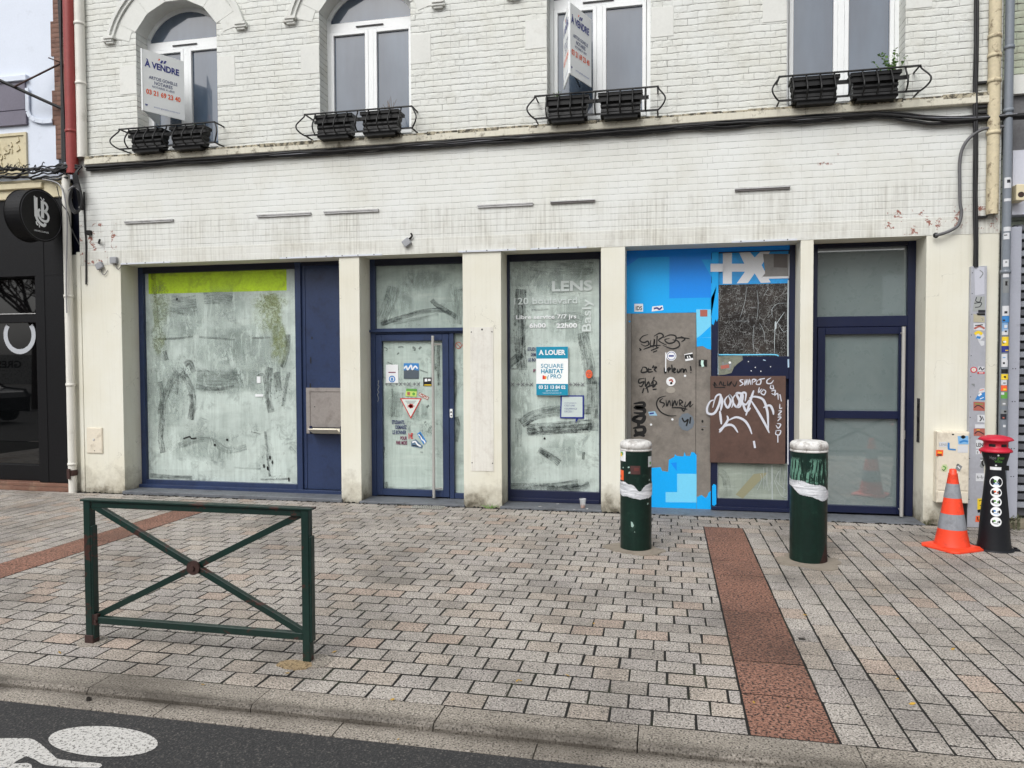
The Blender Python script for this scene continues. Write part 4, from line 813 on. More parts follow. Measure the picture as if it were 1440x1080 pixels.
for pts, wd in (([(1250, 560), (1215, 610), (1185, 660), (1178, 700)], .012), ([(1185, 650), (1178, 760), (1180, 860)], .009), ([(1270, 495), (1200, 500), (1160, 540), (1165, 600)], .006), ([(1130, 600), (1160, 570)], .005), ([(975, 380), (965, 480), (930, 600)], .005), ([(1050, 400), (1060, 500), (1050, 620)], .005), ([(1070, 640), (1100, 700), (1110, 780)], .005), ([(1195, 625), (1240, 700), (1270, 690)], .006), ([(905, 625), (990, 625)], .004), ([(1000, 525), (1050, 530)], .004), ([(1100, 440), (1135, 385)], .005), ([(1030, 650), (1022, 760), (1030, 850)], .005)): mb.ribbon(P(pts), wd*.6, y-.006, 6, taper=True)
a_, b_ = P([(1186, 655)])[0]; mb.disc(a_, b_, .012, y-.0065, 6, 8, .05)
mb.ribbon(P([(768, 860), (768, 600), (772, 420)]), .014, y-.006, 6); mb.ribbon(P([(1275, 880), (1275, 600), (1278, 330)]), .016, y-.006, 6); mb.ribbon(P([(775, 868), (1000, 868), (1180, 868), (1205, 882)]), .014, y-.006, 7)
mb.build('cracked_pane', [m_crack, paint('faded_cyan', K(40, 150, 220, 1.2), .4, .12, K(60, 130, 180), 3, .5, .7, .5, .02), smear('fading_cyan', K(78, 130, 170), .3, .8), flat('greyish_white', K(214, 216, 220, 1.1)), paint('frosted_grey', K(130, 128, 126), .4, .1), flat('dark_square', K(96, 90, 88)), flat('pale_glass_edge', K(186, 196, 200)), m_cyan3], cf)
mb = MB(); P = lambda pts: B3(pts, .336)
mb.poly(P([(765, 880), (945, 872), (950, 905), (910, 935), (885, 960), (868, 1000), (820, 1012), (765, 1018)])[::-1], .3358, 0); mb.ribbon(P([(805, 920), (815, 965), (830, 930), (850, 975), (865, 925)]), .02, .3355, 1); mb.disc(*P([(855, 925)])[0], .015, .3352, 2, 8); mb.ribbon(P([(790, 960), (850, 950)]), .04, .3354, 3)
for px, py in ((990, 918), (1080, 988), (1040, 960), (1150, 955), (1290, 990), (1010, 985)): mb.disc(*P([(px, py)])[0], .007, .3355, 2, 7)
mb.ribbon(P([(768, 855), (766, 900), (768, 1010)]), .012, .335, 4); mb.ribbon(P([(1278, 900), (1280, 960)]), .018, .335, 4); mb.ribbon(P([(1095, 905), (1115, 910)]), .01, .335, 4)
mb.build('torn_poster', [paint('old_poster', K(128, 132, 118), .6, .2, K(80, 80, 74), 14, .5, .7, .7, .1), m_grey, m_white, m_pink, flat('pale_edge', K(170, 196, 220))], cf)
mb = MB(); mb.box(.512, 1.363, .305, .333, .582, 1.615)
bb = mb.build('brown_board', m_brown, cf, .003)
P = lambda pts: B4(pts, .305)
ink('graffiti_tag', bb, [[(655, 190), (625, 200), (605, 240), (610, 275), (650, 275), (680, 220), (690, 160), (660, 170), (640, 240)], [(690, 160), (700, 200), (690, 260)], [(735, 165), (715, 200), (735, 240), (755, 200), (745, 160), (770, 200), (760, 240)], [(790, 150), (765, 190), (790, 235), (810, 200), (790, 150), (830, 160), (815, 230), (790, 240)],
    [(845, 200), (850, 150), (825, 150), (820, 200), (850, 220), (870, 190)], [(900, 130), (880, 190), (850, 290)], [(870, 180), (910, 170), (960, 190), (985, 260), (990, 320), (992, 395)], [(880, 190), (930, 270), (975, 350), (998, 400)], [(960, 240), (1000, 225), (1020, 255), (1025, 285)], [(685, 260), (690, 300), (695, 345)], [(730, 290), (735, 320), (690, 385), (680, 390)], [(680, 380), (730, 350), (770, 355), (800, 398)], [(740, 320), (790, 300), (840, 320), (870, 360), (888, 408)], [(900, 450), (908, 495)], [(820, 180), (850, 260), (880, 240)]], .025, .3045, m_chalk, P, 'big looping silver tag')
ink('graffiti_tag', bb, [[(835, 62), (812, 68), (832, 88), (810, 102)], [(845, 60), (842, 98), (858, 62), (856, 98)], [(865, 95), (872, 60), (880, 95)], [(890, 95), (892, 62), (915, 65), (895, 80)], [(925, 65), (915, 90), (940, 90), (945, 65), (925, 65)], [(935, 60), (970, 55)], [(935, 110), (930, 145), (950, 120)], [(965, 125), (945, 145), (965, 158), (975, 135), (955, 122)],
    [(1010, 50), (985, 65), (985, 85), (1010, 85), (1025, 65)], [(1010, 95), (1005, 115), (1025, 120), (1020, 95)], [(1010, 135), (1035, 130), (1030, 155), (1012, 150)], [(1030, 165), (1050, 150), (1055, 190)], [(1065, 155), (1075, 200)], [(1065, 215), (1065, 245), (1080, 240)], [(1055, 260), (1075, 262), (1055, 285), (1075, 285)], [(1050, 300), (1072, 300), (1050, 325)], [(1045, 340), (1070, 345), (1055, 370), (1040, 350)], [(1038, 385), (1070, 385), (1060, 412), (1038, 405), (1045, 380)], [(1052, 415), (1052, 460)]], .013, .3045, m_chalk, P, 'thin white letters along top and right edge')
ink('graffiti_tag', bb, [[(640, 90), (655, 105), (650, 80), (670, 105)], [(680, 100), (690, 75), (700, 100)], [(710, 75), (708, 100), (725, 98)], [(735, 70), (735, 100), (760, 75), (745, 105)], [(765, 85), (780, 105), (795, 70)], [(650, 112), (720, 112)]], .011, .3045, m_black, P, 'small black tag at top left')
mb = MB()
P = lambda pts: B4(pts, .366); quad(mb, .60, 1.40, .15, .582, .37)
mb.poly(P([(785, 790), (900, 660), (990, 650), (830, 815)])[::-1], .3685, 1); mb.ribbon(P([(680, 640), (720, 680), (740, 800)]), .1, .368, 2); mb.ribbon(P([(1015, 600), (1016, 700), (1017, 826)]), .012, .366, 3)
for k in range(9): x = 930+random.random()*180; mb.ribbon(P([(x, 600+random.random()*60), (x+random.uniform(-8, 8), 700), (x+random.uniform(-25, 25), 720+random.random()*80)]), .004, .3655, 3)
for pts in ([(1030, 700), (1070, 790), (1108, 810)], [(1060, 640), (1040, 700), (1100, 760)]): mb.ribbon(P(pts), .006, .3655, 3)
mb.ribbon(P([(670, 600), (668, 700), (672, 795), (690, 815), (800, 822), (1000, 828), (1100, 828), (1116, 815), (1118, 700), (1118, 600)]), .018, .365, 4)
mb.build('lower_pane', [whitewash('lower_glass', K(150, 160, 148), .5), flat('tape_ghost', K(142, 140, 112)), m_smear_l, flat('scratch_white', K(176, 184, 184)), flat('edge_white', K(196, 206, 214))], cf)
mb = MB(); mb.poly(Pz([(636, 735), (645, 722), (662, 730), (663, 850), (650, 860), (636, 855)])[::-1], .3330, 0); mb.build('vinyl_scrap', m_cyan, cf)
mb = MB(); mb.poly(B4([(1112, 190), (1120, 190), (1120, 600), (1112, 600)], .334)[::-1], .3345, 0); mb.build('tape_strip', m_chalk, cf)
# ---------------------------------------------------------------- bay E: right-hand door
mb = MB(); x0, x1 = 1.601, 2.746
mb.box(x0, x0+.105, .33, .44, .02, 3.139); mb.box(x1-.082, x1, .33, .44, .02, 3.139); mb.box(x0+.105, x1-.082, .33, .44, 3.09, 3.139, 1); mb.box(x0+.105, x1-.082, .33, .44, 2.18, 2.30); 
ff = mb.build('door_frame', [m_navy, m_dkblue], bld, .004)
mb = MB(); quad(mb, x0+.105, x1-.082, 2.30, 3.09, .385); mb.build('transom_pane', m_frost, ff)
mb = MB(); rectframe(mb, 1.712, 2.66, .035, 2.175, .082, .322, .40); mb.box(1.794, 2.578, .322, .40, 1.125, 1.215)
rd = mb.build('residents_door', m_navy, bld, .004)
for z0, z1 in ((1.215, 2.093), (.117, 1.125)):
    mb = MB(); quad(mb, 1.794, 2.578, z0, z1, .37); mb.build('pane', m_frost, rd)
mb = MB(); mb.tube([(2.60, .24, .03), (2.60, .24, 2.17)], .02, 14)
for z in (.1, 2.1): mb.tube([(2.60, .24, z), (2.60, .33, z)], .012, 8)
mb.build('handle', m_steel, rd)
mb = MB(); mb.box(2.625, 2.65, .312, .322, .90, 1.0); mb.build('lock', m_steel, rd, .003)
mb = MB(); z0, z1 = .92, 1.36      # key plate on the jamb face of the right pier
mb.box(2.742, 2.747, .14, .23, z0-.04, z1+.01); mb.box(2.739, 2.742, .165, .205, 1.26, 1.31, 1); mb.box(2.739, 2.742, .16, .21, 1.10, 1.16, 1); mb.box(2.739, 2.742, .175, .195, .95, .98, 1)
mb.build('key_plate', [paint('dull_metal', K(86, 84, 82), .4, metal=.5), m_black], bld, .002)
# ================================================================ LEFT NEIGHBOUR
nl = thing('hair_salon_building', 'pale blue-white neighbouring building with a black shopfront and brick edge strip', 'building', (-10.5, .2, 0))
m_lav = paint('pale_blue_render', K(206, 213, 225, 1.1), .7, .03, K(150, 155, 165), 2.5, .58, .75, .3, .15)
m_blk = paint('black_shopfront', K(12, 12, 15), .5, .1, bump=.03, spec=.25)
m_beige = paint('ochre_render', K(198, 188, 158, 1.1), .7, .06, K(150, 130, 90), 4, .55, .72, .5, .2)
m_redbrick = brick('old_red_brick', K(126, 92, 78), .5, .8, .8, bw=.22, bh=.066, mortar=.016, old=.4, tint=.5)
mb = MB(); mb.box(-14, -8.24, .0, 8, 4.35, 9.5)
mb.box(-8.24, -7.93, .04, 8, 4.35, 9.5, 0); mb.box(-8.12, -7.93, .10, 8, 3.30, 4.35, 1); mb.box(-8.12, -7.93, .02, 8, 0, 3.30, 2); mb.build('wall', [m_lav, m_dkblue, m_pier], nl)
mb = MB(); z = 4.62; i = 0
while z < 9.3:
    mb.box(-8.27-(.045 if i % 2 else 0), -8.10, -.01, .05, z, min(z+.47, 9.4)); z += .47; i += 1
mb.build('brick_strip', m_redbrick, nl)
mb = MB(); mb.box(-14, -8.12, -.05, .1, 4.09, 4.30); mb.box(-14, -8.45, -.09, .1, 4.22, 4.30); mb.box(-14, -8.14, -.02, .1, 4.30, 4.36, 0); mb.build('cornice', m_beige, nl, .008)
mb = MB(); mb.box(-10.2, -8.78, -.012, .02, 4.47, 4.98); rectframe(mb, -10.25, -8.74, 4.42, 5.02, .04, -.03, .02)
for k in range(16):
    cx_, cz_ = -9.95+random.random()*1.1, 4.55+random.random()*.35; r_ = .03+.05*random.random()
    mb.tube([(cx_+r_*(1-j/14)*math.cos(j*.7+k), -.018, cz_+r_*(1-j/14)*math.sin(j*.7+k)) for j in range(13)], .011, 6)
for k in range(14): mb.lathe([(.001, .02), (.028, .01), (.03, 0)], (-9.3+random.random()*.48, 0, 0), 6) if 0 else mb.obox(Vector((-9.28+random.random()*.46, -.015, 4.52+random.random()*.42)), Vector((.03, 0, .015)), Vector((0, .012, 0)), Vector((-.01, 0, .028)))
mb.build('relief_panel', m_beige, nl, .006, 2)
m_vio = paint('violet_grey_paint', K(112, 108, 122), .5, .06)
mb = MB(); mb.box(-11, -8.72, -.04, .1, 5.12, 5.32); mb.box(-11, -8.74, -.03, .1, 5.33, 5.72); mb.box(-11, -8.69, -.06, .1, 5.72, 5.80, 1); mb.build('window_ledge', [m_vio, m_lav], nl, .006)
mb = MB(); pts = [(-8.70, 5.62), (-8.70, 5.30), (-8.66, 5.22), (-8.58, 5.17), (-8.45, 5.14), (-8.30, 5.14), (-8.30, 5.10), (-8.72, 5.10), (-8.72, 5.62)]
for k in range(5): a_, b_ = pts[k], pts[k+1]; mb.bar((a_[0], -.03, a_[1]), (b_[0], -.03, b_[1]), .06, .02, (0, 1, 0))
mb.build('scroll_bracket', m_lav, nl, .004)
# shopfront
mb = MB(); mb.box(-14, -8.12, -.02, .5, 3.02, 4.09); mb.box(-8.66, -8.12, -.02, .5, .12, 3.02); mb.box(-8.62, -8.50, -.026, -.02, .12, 4.05)
mb.box(-14, -8.66, .10, .5, 2.38, 2.50); mb.box(-8.74, -8.66, .08, .5, .22, 3.02); mb.box(-14, -8.74, .08, .5, .12, .34); 
mb.build('shopfront', [m_blk, m_dkblue], nl, .004)
m_dglass = NT('dark_glass').pbr(K(8, 9, 10), .02, Coat_Weight=.6, Coat_Roughness=.01, Coat_IOR=1.5)
mb = MB(); quad(mb, -14, -8.74, .34, 2.38, .15); mb.build('pane', m_dglass, nl)
mb = MB(); quad(mb, -14, -8.74, 2.50, 3.02, .15); mb.build('pane', m_dglass, nl)
mb = MB(); mb.box(-14, -8.66, .09, .1, 2.50, 2.512); mb.build('trim', m_zinc, nl)
mb = MB(); mb.box(-14, -8.13, -.06, .3, -.02, .115); mb.build('brick_plinth', m_redbrick, nl, .004)
cx_, cz_ = W(27, 471, .14); mb = MB(); n = 40
for k in range(n):
    a0_, a1_ = R(-215)+R(250)*k/n, R(-215)+R(250)*(k+1)/n
    mb.poly([(cx_+r_*math.cos(a_), cz_+r_*math.sin(a_)) for r_, a_ in ((.205, a0_), (.275, a0_), (.275, a1_), (.205, a1_))], .145)
tag(mb.build('ring_light_shape', flat('ring_white', K(196, 200, 206, .8)), nl))  # ring light inside the salon, drawn as a flat white ring at the glass
# awning arms
ar = thing('awning_arm', 'thin black metal awning stay reaching out from the brick strip', 'bracket', (-8.1, -.02, 5.6))
mb = MB(); a_ = W(92, 155, -.03); b_ = W(-60, 86, -.5)
mb.tube([(a_[0], -.03, a_[1]), (b_[0], -.5, b_[1])], .021, 8); mb.build('lower_arm', m_iron, ar)
mb = MB(); a_ = W(88, 88, -.03); b_ = W(20, 122, -.28); mb.tube([(a_[0], -.03, a_[1]), (b_[0], -.28, b_[1])], .013, 8); c_ = W(68, 81, -.12); mb.tube([(a_[0], -.03, a_[1]-.01), (c_[0], -.12, c_[1])], .008, 6); mb.build('upper_rod', m_rust, ar)
# round projecting sign
sg = thing('round_shop_sign', 'round black projecting sign with white monogram letters', 'sign', (-8.35, -.35, 3.75))
c0 = W(58.5, 303, -.42); ctr = Vector((c0[0], -.42, c0[1])); r_ = .335
ux = Vector((0, 1, 0)); nn_ = Vector((1, 0, 0))
mb = MB(); N_ = 48; back = ctr-nn_*.12
F_ = [ctr+ux*r_*math.cos(2*math.pi*k/N_)+Vector((0, 0, r_*math.sin(2*math.pi*k/N_))) for k in range(N_)]
Bk = [p-nn_*.24 for p in F_]
mb.mesh(F_+Bk, [tuple(range(N_)), tuple(range(N_, 2*N_))[::-1]]+[(k, (k+1) % N_, N_+(k+1) % N_, N_+k) for k in range(N_)])
mb.build('body', m_blk, sg, .012, 2)
mb = MB(); rim = [ctr+nn_*.003+ux*(r_-.012)*math.cos(2*math.pi*k/N_)+Vector((0, 0, (r_-.012)*math.sin(2*math.pi*k/N_))) for k in range(N_+1)]; mb.tube(rim, .004, 6); mb.build('rim', flat('satin_black', K(60, 60, 66)), sg)
mb = MB()
def sgn(pts, wd):
    P_ = smooth(pts, 6); n_ = len(P_)
    for i in range(n_-1):
        a, b = P_[i], P_[i+1]; d = Vector((b[0]-a[0], b[1]-a[1])); 
        if d.length < 1e-6: continue
        w0 = wd
        n1 = Vector((-d.y, d.x)).normalized()*w0/2; d = d.normalized()*.002
        q_ = [(a[0]+n1.x-d.x, a[1]+n1.y-d.y), (a[0]-n1.x-d.x, a[1]-n1.y-d.y), (b[0]-n1.x+d.x, b[1]-n1.y+d.y), (b[0]+n1.x+d.x, b[1]+n1.y+d.y)]
        mb.face([ctr+nn_*(.006+.0001*(i % 3))+ux*u_+Vector((0, 0, v_)) for u_, v_ in q_])
g = lambda pts: [((a-625)/1215*.90*.92, (560-b)/1215*.90) for a, b in pts]
sgn(g([(488, 265), (488, 420), (490, 600)]), .055); sgn(g([(450, 255), (490, 270)]), .02); sgn(g([(485, 590), (520, 660), (580, 710), (650, 735), (690, 720), (695, 690)]), .04)
sgn(g([(640, 300), (640, 450), (635, 600)]), .05); sgn(g([(660, 320), (720, 335), (755, 390), (730, 450), (680, 480)]), .035); sgn(g([(690, 480), (750, 510), (780, 570), (750, 640), (680, 655), (600, 630), (550, 570), (545, 500), (580, 460)]), .034)
sgn(g([(490, 690), (500, 730), (530, 745)]), .02); sgn(g([(560, 740), (560, 780)]), .014); sgn(g([(600, 240), (625, 270), (650, 285), (680, 270), (665, 250)]), .012); sgn(g([(640, 290), (650, 310)]), .012)
mb.text('UNIVERS COIFFURE', ctr+nn_*.007+ux*(-.015)+Vector((0, 0, -.225)), .022, 0, u=tuple(ux), n=tuple(nn_), width=.23)
mb.build('monogram', m_white, sg)
mb = MB(); mb.tube([back+Vector((0, .2, 0)), Vector((back.x, .0, ctr.z))], .025); mb.build('bracket', m_blk, sg)

# ================================================================ RIGHT NEIGHBOUR
nr = thing('shuttered_building', 'neighbouring building on the right with greenish brick and grey metal panel', 'building', (4.8, .3, 0))
mb = MB(); mb.box(3.56, 8, .25, 6, 0, 9); mb.build('wall', brick('greenish_brick', K(178, 186, 170, 1.1), .95, .8, 1., mortar=.014, old=.5), nr)
mb = MB(); mb.box(3.56, 8, .1, .25, 4.62, 4.82); mb.box(3.56, 8, .16, .25, 4.02, 4.62, 1) ; mb.build('lintel', [m_stone, paint('grey_band', K(110, 110, 112), .7, .12, K(70, 70, 70), 6)], nr)
mb = MB(); mb.box(3.60, 8, .08, .25, 3.34, 4.02); mb.build('fascia', paint('pale_panel', K(196, 198, 208, 1.1), .5, .04), nr)
m_lgrey = paint('light_grey_metal', K(160, 163, 174, 1.05), .45, .05, K(110, 110, 116), 8, .6, .75, .4, .06)
mb = MB(); mb.box(3.555, 3.665, .0, .25, .1, 3.2)
for z in (.55, .85, 1.35, 1.7): mb.disc(3.60, z, .006, -.001, 1, 8); mb.disc(3.625, z, .006, -.001, 1, 8)
mb.build('metal_post', [m_lgrey, m_black], nr, .004)
mb = MB()
for k in range(34): mb.box(3.67, 7, .10, .2, .2+k*.09, .2+k*.09+.06, k % 2)
mb.box(3.67, 7, .18, .25, .1, 3.25, 1)
mb.build('louvred_shutter', [paint('shutter_grey', K(150, 154, 162), .4, .05, metal=.1), paint('shutter_dark', K(92, 94, 100), .5)], nr, .003)
mb = MB(); mb.box(3.56, 5, -.06, .2, .0, .07); mb.build('wooden_step', paint('weathered_wood', K(134, 126, 108), .8, .2, K(60, 60, 44), 8), nr, .006)
lb = thing('outdoor_lamp', 'small cream box lamp with a round red lens high beside the grey pipe', 'lamp', (3.64, 0, 3.55))
mb = MB(); mb.box(3.575, 3.665, -.07, .08, 3.46, 3.63); mb.build('housing', flat('cream_plastic_b', K(214, 202, 170)), lb, .008, 2)
mb = MB(); mb.disc(3.62, 3.52, .022, -.072, 0, 16); mb.disc(3.62, 3.52, .03, -.071, 1, 16); mb.build('lens', [m_rust, m_iron], lb)

# ================================================================ PIPES AND CABLES
def pipe(name, label, x, y, z0, z1, r, mat, cl=(), clm=None):
    t = thing(name, label, 'drainpipe', (x, y, z0))
    mb = MB(); mb.tube([(x, y, z0), (x, y, z1)], r, 16, caps=False); mb.build('pipe', mat, t)
    for z in cl:
        mb = MB(); mb.lathe([(r+.001, -.02), (r+.008, -.018), (r+.008, .018), (r+.001, .02)], (x, y, z), 16, cap=False); mb.box(x-.008, x+.008, y+r, .03, z-.01, z+.01); mb.build('clamp', clm or mat, t)
    return t
m_redp = paint('red_pipe_paint', K(142, 54, 50, 1.05), .45, .12, K(226, 214, 208), 7, .68, .71, 1., .15)
m_wpipe = paint('white_pipe_paint', K(214, 212, 204, 1.1), .5, .04, K(130, 122, 100), 5, .58, .75, .4, .1, streak=.15)
m_ypipe = paint('stained_cream_paint', K(204, 192, 162, 1.05), .7, .1, K(90, 70, 48), 9, .54, .64, .8, .4)
m_gpipe = paint('grey_pvc', K(120, 127, 136), .4, .06, K(90, 94, 100), 6, .58, .75, .4, .05)
pipe('red_drainpipe', 'dull red drainpipe with flaking paint beside the black cable bundle', W(100, 150, -.09)[0], -.09, 4.38, 9.2, .074, m_redp, (4.95, 7.6))
pipe('white_drainpipe', 'upper white drainpipe between the red pipe and the white brick wall', W(114.5, 150, -.05)[0], -.05, 4.60, 9.0, .064, m_wpipe, (5.60, 6.40))
wp = pipe('white_drainpipe', 'lower white drainpipe running down the left pier to the pavement', -8.065, -.07, .0, 4.38, .052, m_wpipe, (2.72, 1.50, .4))
mb = MB(); mb.lathe([(.062, 0), (.066, .02), (.066, .06), (.062, .08)], (-8.065, -.07, .24), 16, cap=False); mb.box(-8.085, -8.04, -.15, -.13, .20, .34); mb.build('rusty_joint', m_rust, wp)
pipe('cream_downpipe', 'stained cream downpipe at the right corner of the white facade', W(1397.5, 150, -.05)[0], -.05, 3.33, 8.8, .058, m_ypipe, (4.72, 5.18, 4.98, 4.18), m_ypipe)
GX = W(1415.5, 300, -.06)[0]
gp_ = pipe('grey_drainpipe', 'slim grey plastic drainpipe covered in stickers below', GX, -.06, .02, 8.8, .042, m_gpipe, (5.05, 4.4, 2.72), m_gpipe)
# filler between: corner recess stays dark; cream side strip of the left pier
mb = MB(); mb.box(-7.99, -7.925, -.005, .3, .0, 3.33); mb.build('corner_strip', m_pier, bld, .005)
def cyl_sticker(parent, x, y, r, z, h, cols, a0=-150, a1=-50, label=None, seed=0):
    rng = random.Random(seed); mb = MB(); mats = []
    def patch_(za, zb, aa, ab, m, dr_):
        n_ = 6
        for k in range(n_):
            t0, t1 = R(aa+(ab-aa)*k/n_), R(aa+(ab-aa)*(k+1)/n_)
            mb.face([(x+(r+dr_)*math.cos(t0), y+(r+dr_)*math.sin(t0), za), (x+(r+dr_)*math.cos(t1), y+(r+dr_)*math.sin(t1), za), (x+(r+dr_)*math.cos(t1), y+(r+dr_)*math.sin(t1), zb), (x+(r+dr_)*math.cos(t0), y+(r+dr_)*math.sin(t0), zb)], m)
    patch_(z-h/2, z+h/2, a0, a1, 0, .0015)
    for k in range(len(cols)-1):
        za = z-h/2+h*rng.uniform(.1, .6); aa = a0+(a1-a0)*rng.uniform(.05, .5)
        patch_(za, za+h*rng.uniform(.15, .4), aa, min(a1-3, aa+(a1-a0)*rng.uniform(.25, .5)), k+1, .0020+.0004*k)
    o = mb.build('sticker', cols, parent)
    if label: o['label'] = label
m_paper = flat('sticker_paper', K(206, 208, 212)); m_dkp = flat('dark_print', K(34, 36, 44)); m_bluew = flat('faded_blue_print', K(120, 160, 200))
gz = [(370, 10, (m_paper, m_grey)), (385, 10, (m_paper,)), (402, 20, (m_grey, m_paper, m_black)), (437, 14, (m_paper, m_dkp)), (449, 9, (m_bluep, m_dkp)), (460, 12, (m_bluew, m_paper)), (467, 8, (m_paper, m_black)), (480, 13, (m_yellow, m_dkp, m_white)), (491, 9, (m_navyink, m_yellow)), (502, 9, (m_paper, m_bluew)), (511, 10, (m_paper, m_dkp)), (522, 6, (m_black,)), (530, 8, (m_yellow, m_black)), (538, 7, (m_paper, m_grey)), (546, 8, (m_orange, m_yellow)), (556, 9, (m_greenp, m_dkp, m_paper)), (567, 8, (m_grey, m_paper)), (579, 6, (m_grey, m_black)), (586, 8, (m_dkp, m_pink)), (600, 12, (m_gpipe, m_paper)), (258, 13, (m_paper, m_dkp)), (322, 6, (m_paper,)), (332, 9, (m_paper, m_dkp)), (251, 3, (m_paper,)), (281, 4, (m_paper,))]
for i, (py, h, cols) in enumerate(gz):
    a, b = W(1414, py, -.1); cyl_sticker(gp_, GX, -.06, .042, b, h/135, list(cols), -145, -75+(i*7) % 30, seed=i)
# cable cover with stickers
cv = thing('cable_cover', 'tall grey metal cable cover plastered with stickers beside the electric cabinet', 'cable cover', (3.25, -.03, 0))
mb = MB(); mb.box(3.165, 3.318, -.055, -.001, .0, 2.79); 
for k in range(12): mb.disc(3.178, .3+k*.22, .005, -.0555, 1, 8)
mb.build('cover', [paint('galvanised_grey', K(166, 168, 176, 1.05), .45, .06, K(120, 120, 126), 5, .52, .72, .4, .06, metal=.1), m_iron], cv, .003)
cz = crop(1280, 340, 4.5); cz2 = crop(1280, 560, 4.5)
def bs(fn, pts, cols, lines=(), label=None, y=-.057):
    mb = MB(); mb.poly(fn(pts, y), y, 0)
    for i, (m, wd, l) in enumerate(lines): mb.ribbon(fn(l, y), wd, y-.0008-.0002*i, m)
    o = mb.build('sticker', cols, cv)
    if label: o['label'] = label
bs(cz, [(405, 160), (470, 160), (470, 330), (410, 340)], [flat('pale_film', K(190, 192, 202)), m_grey], [(1, .01, [(440, 180), (460, 200), (440, 230)])], 'large pale film at the top')
bs(cz, [(418, 345), (472, 345), (472, 440), (395, 440), (405, 380)], [flat('tin_print', K(158, 162, 160)), m_dkp, m_white], [(1, .008, [(420, 350), (415, 375), (440, 380), (450, 350)]), (1, .008, [(405, 390), (450, 385), (440, 410), (410, 415)]), (1, .03, [(430, 440), (475, 440)])])
bs(cz, [(420, 452), (474, 452), (474, 466), (425, 466)], [m_black], [])
bs(cz, [(400, 455), (470, 475), (472, 510), (400, 508)], [flat('buff', K(176, 170, 146)), m_grey], [(1, .006, [(450, 485), (460, 490), (455, 500)])])
bs(cz, [(400, 516), (472, 516), (472, 562), (402, 560)], [m_paper, m_pink, m_dkp], [(1, .02, [(405, 550), (440, 535), (470, 550)]), (2, .01, [(410, 530), (460, 525)])])
bs(cz, [(405, 575), (430, 566), (460, 575), (470, 600), (440, 628), (420, 610)], [m_paper, m_yellow, m_bluep], [(1, .03, [(408, 585), (430, 572), (455, 585)]), (2, .025, [(420, 603), (445, 608)])], 'yellow and blue sticker')
bs(cz, [(425, 620), (470, 630), (468, 655), (450, 660)], [m_paper], [])
def f_(mb): pass
mb = MB(); a, b = cz([(402, 810)], -.057)[0]; mb.disc(a, b, .032, -.057, 0); mb.disc(a, b, .022, -.0576, 1); mb.ribbon([(a, b-.01), (a, b+.01)], .008, -.0582, 2); o = mb.build('sticker', [m_red, m_paper, m_yellow], cv); o['label'] = 'round red edged sticker'
bs(cz, [(430, 790), (470, 790), (470, 820), (430, 820)], [m_paper, m_dkp], [(1, .01, [(435, 810), (445, 795), (455, 812), (468, 798)])])
bs(cz, [(425, 824), (470, 824), (470, 836), (425, 836)], [m_red, m_white], [(1, .008, [(435, 830), (462, 830)])])
bs(cz, [(388, 898), (408, 898), (408, 918), (388, 903)], [m_grey], []); bs(cz, [(440, 930), (472, 925), (472, 950), (430, 960)], [m_paper, m_orange], [(1, .008, [(440, 940), (465, 935)])])
bs(cz, [(410, 1000), (430, 965), (474, 950), (474, 1003)], [m_bluep, m_white], [(1, .02, [(432, 975), (450, 960)]), (1, .008, [(440, 995), (465, 985)])], 'blue mountain shaped sticker')
bs(cz2, [(400, 22), (472, 25), (472, 80), (400, 78)], [m_pink, m_dkp, m_greenp], [(1, .01, [(405, 60), (430, 45), (465, 65)]), (2, .008, [(410, 35), (460, 38)])], 'upper dull red picture sticker')
bs(cz2, [(425, 105), (474, 105), (474, 155), (425, 150)], [m_paper, m_dkp], [(1, .012, [(440, 110), (450, 130), (440, 145)]), (1, .008, [(455, 115), (465, 140)])])
bs(cz2, [(410, 165), (472, 165), (472, 190), (410, 190)], [m_paper], []); bs(cz2, [(402, 192), (472, 192), (472, 240), (402, 238)], [m_pink, m_dkp, m_yellow], [(1, .01, [(408, 225), (430, 210), (468, 228)]), (2, .008, [(420, 200), (440, 200)])], 'lower dull red picture sticker')
mb = MB(); mb.poly(cz2([(415, 265), (472, 265), (472, 320), (415, 320)], -.057), -.057, 0); a, b = cz2([(445, 306)], -.057)[0]; mb.text('LENS', (a, -.058, b), .04, 1, width=.085, bold=.02); o = mb.build('sticker', [m_paper, m_black], cv); o['label'] = 'white sticker reading LENS'
bs(cz2, [(415, 328), (470, 325), (470, 352), (415, 355)], [m_paper, m_grey, m_red], [(1, .01, [(425, 335), (425, 350)]), (2, .01, [(445, 335), (445, 350)])])
bs(cz2, [(440, 375), (470, 378), (472, 425), (455, 445), (438, 430), (452, 400)], [m_grey, m_white, m_black], [(2, .016, [(462, 385), (455, 410), (465, 430)]), (1, .008, [(445, 395), (460, 390)])])
bs(cz2, [(415, 475), (470, 475), (470, 525), (415, 525)], [m_paper, m_grey], [(1, .008, [(425, 490), (430, 510)]), (1, .008, [(450, 488), (455, 512)]), (1, .006, [(420, 500), (465, 500)])])
bs(cz2, [(425, 635), (474, 632), (474, 700), (425, 705)], [m_yellow, m_black, m_orange], [(1, .008, [(435, 650), (455, 645), (465, 660)]), (1, .008, [(440, 680), (460, 672)])], 'yellow square sticker')
bs(cz2, [(425, 708), (450, 700), (450, 720), (428, 725)], [m_black], []); bs(cz2, [(415, 745), (472, 740), (474, 785), (412, 782)], [m_orange, m_black, m_yellow], [(1, .01, [(425, 750), (430, 775)]), (1, .01, [(450, 748), (445, 775)]), (2, .01, [(435, 760), (465, 765)])], 'orange and black sticker')
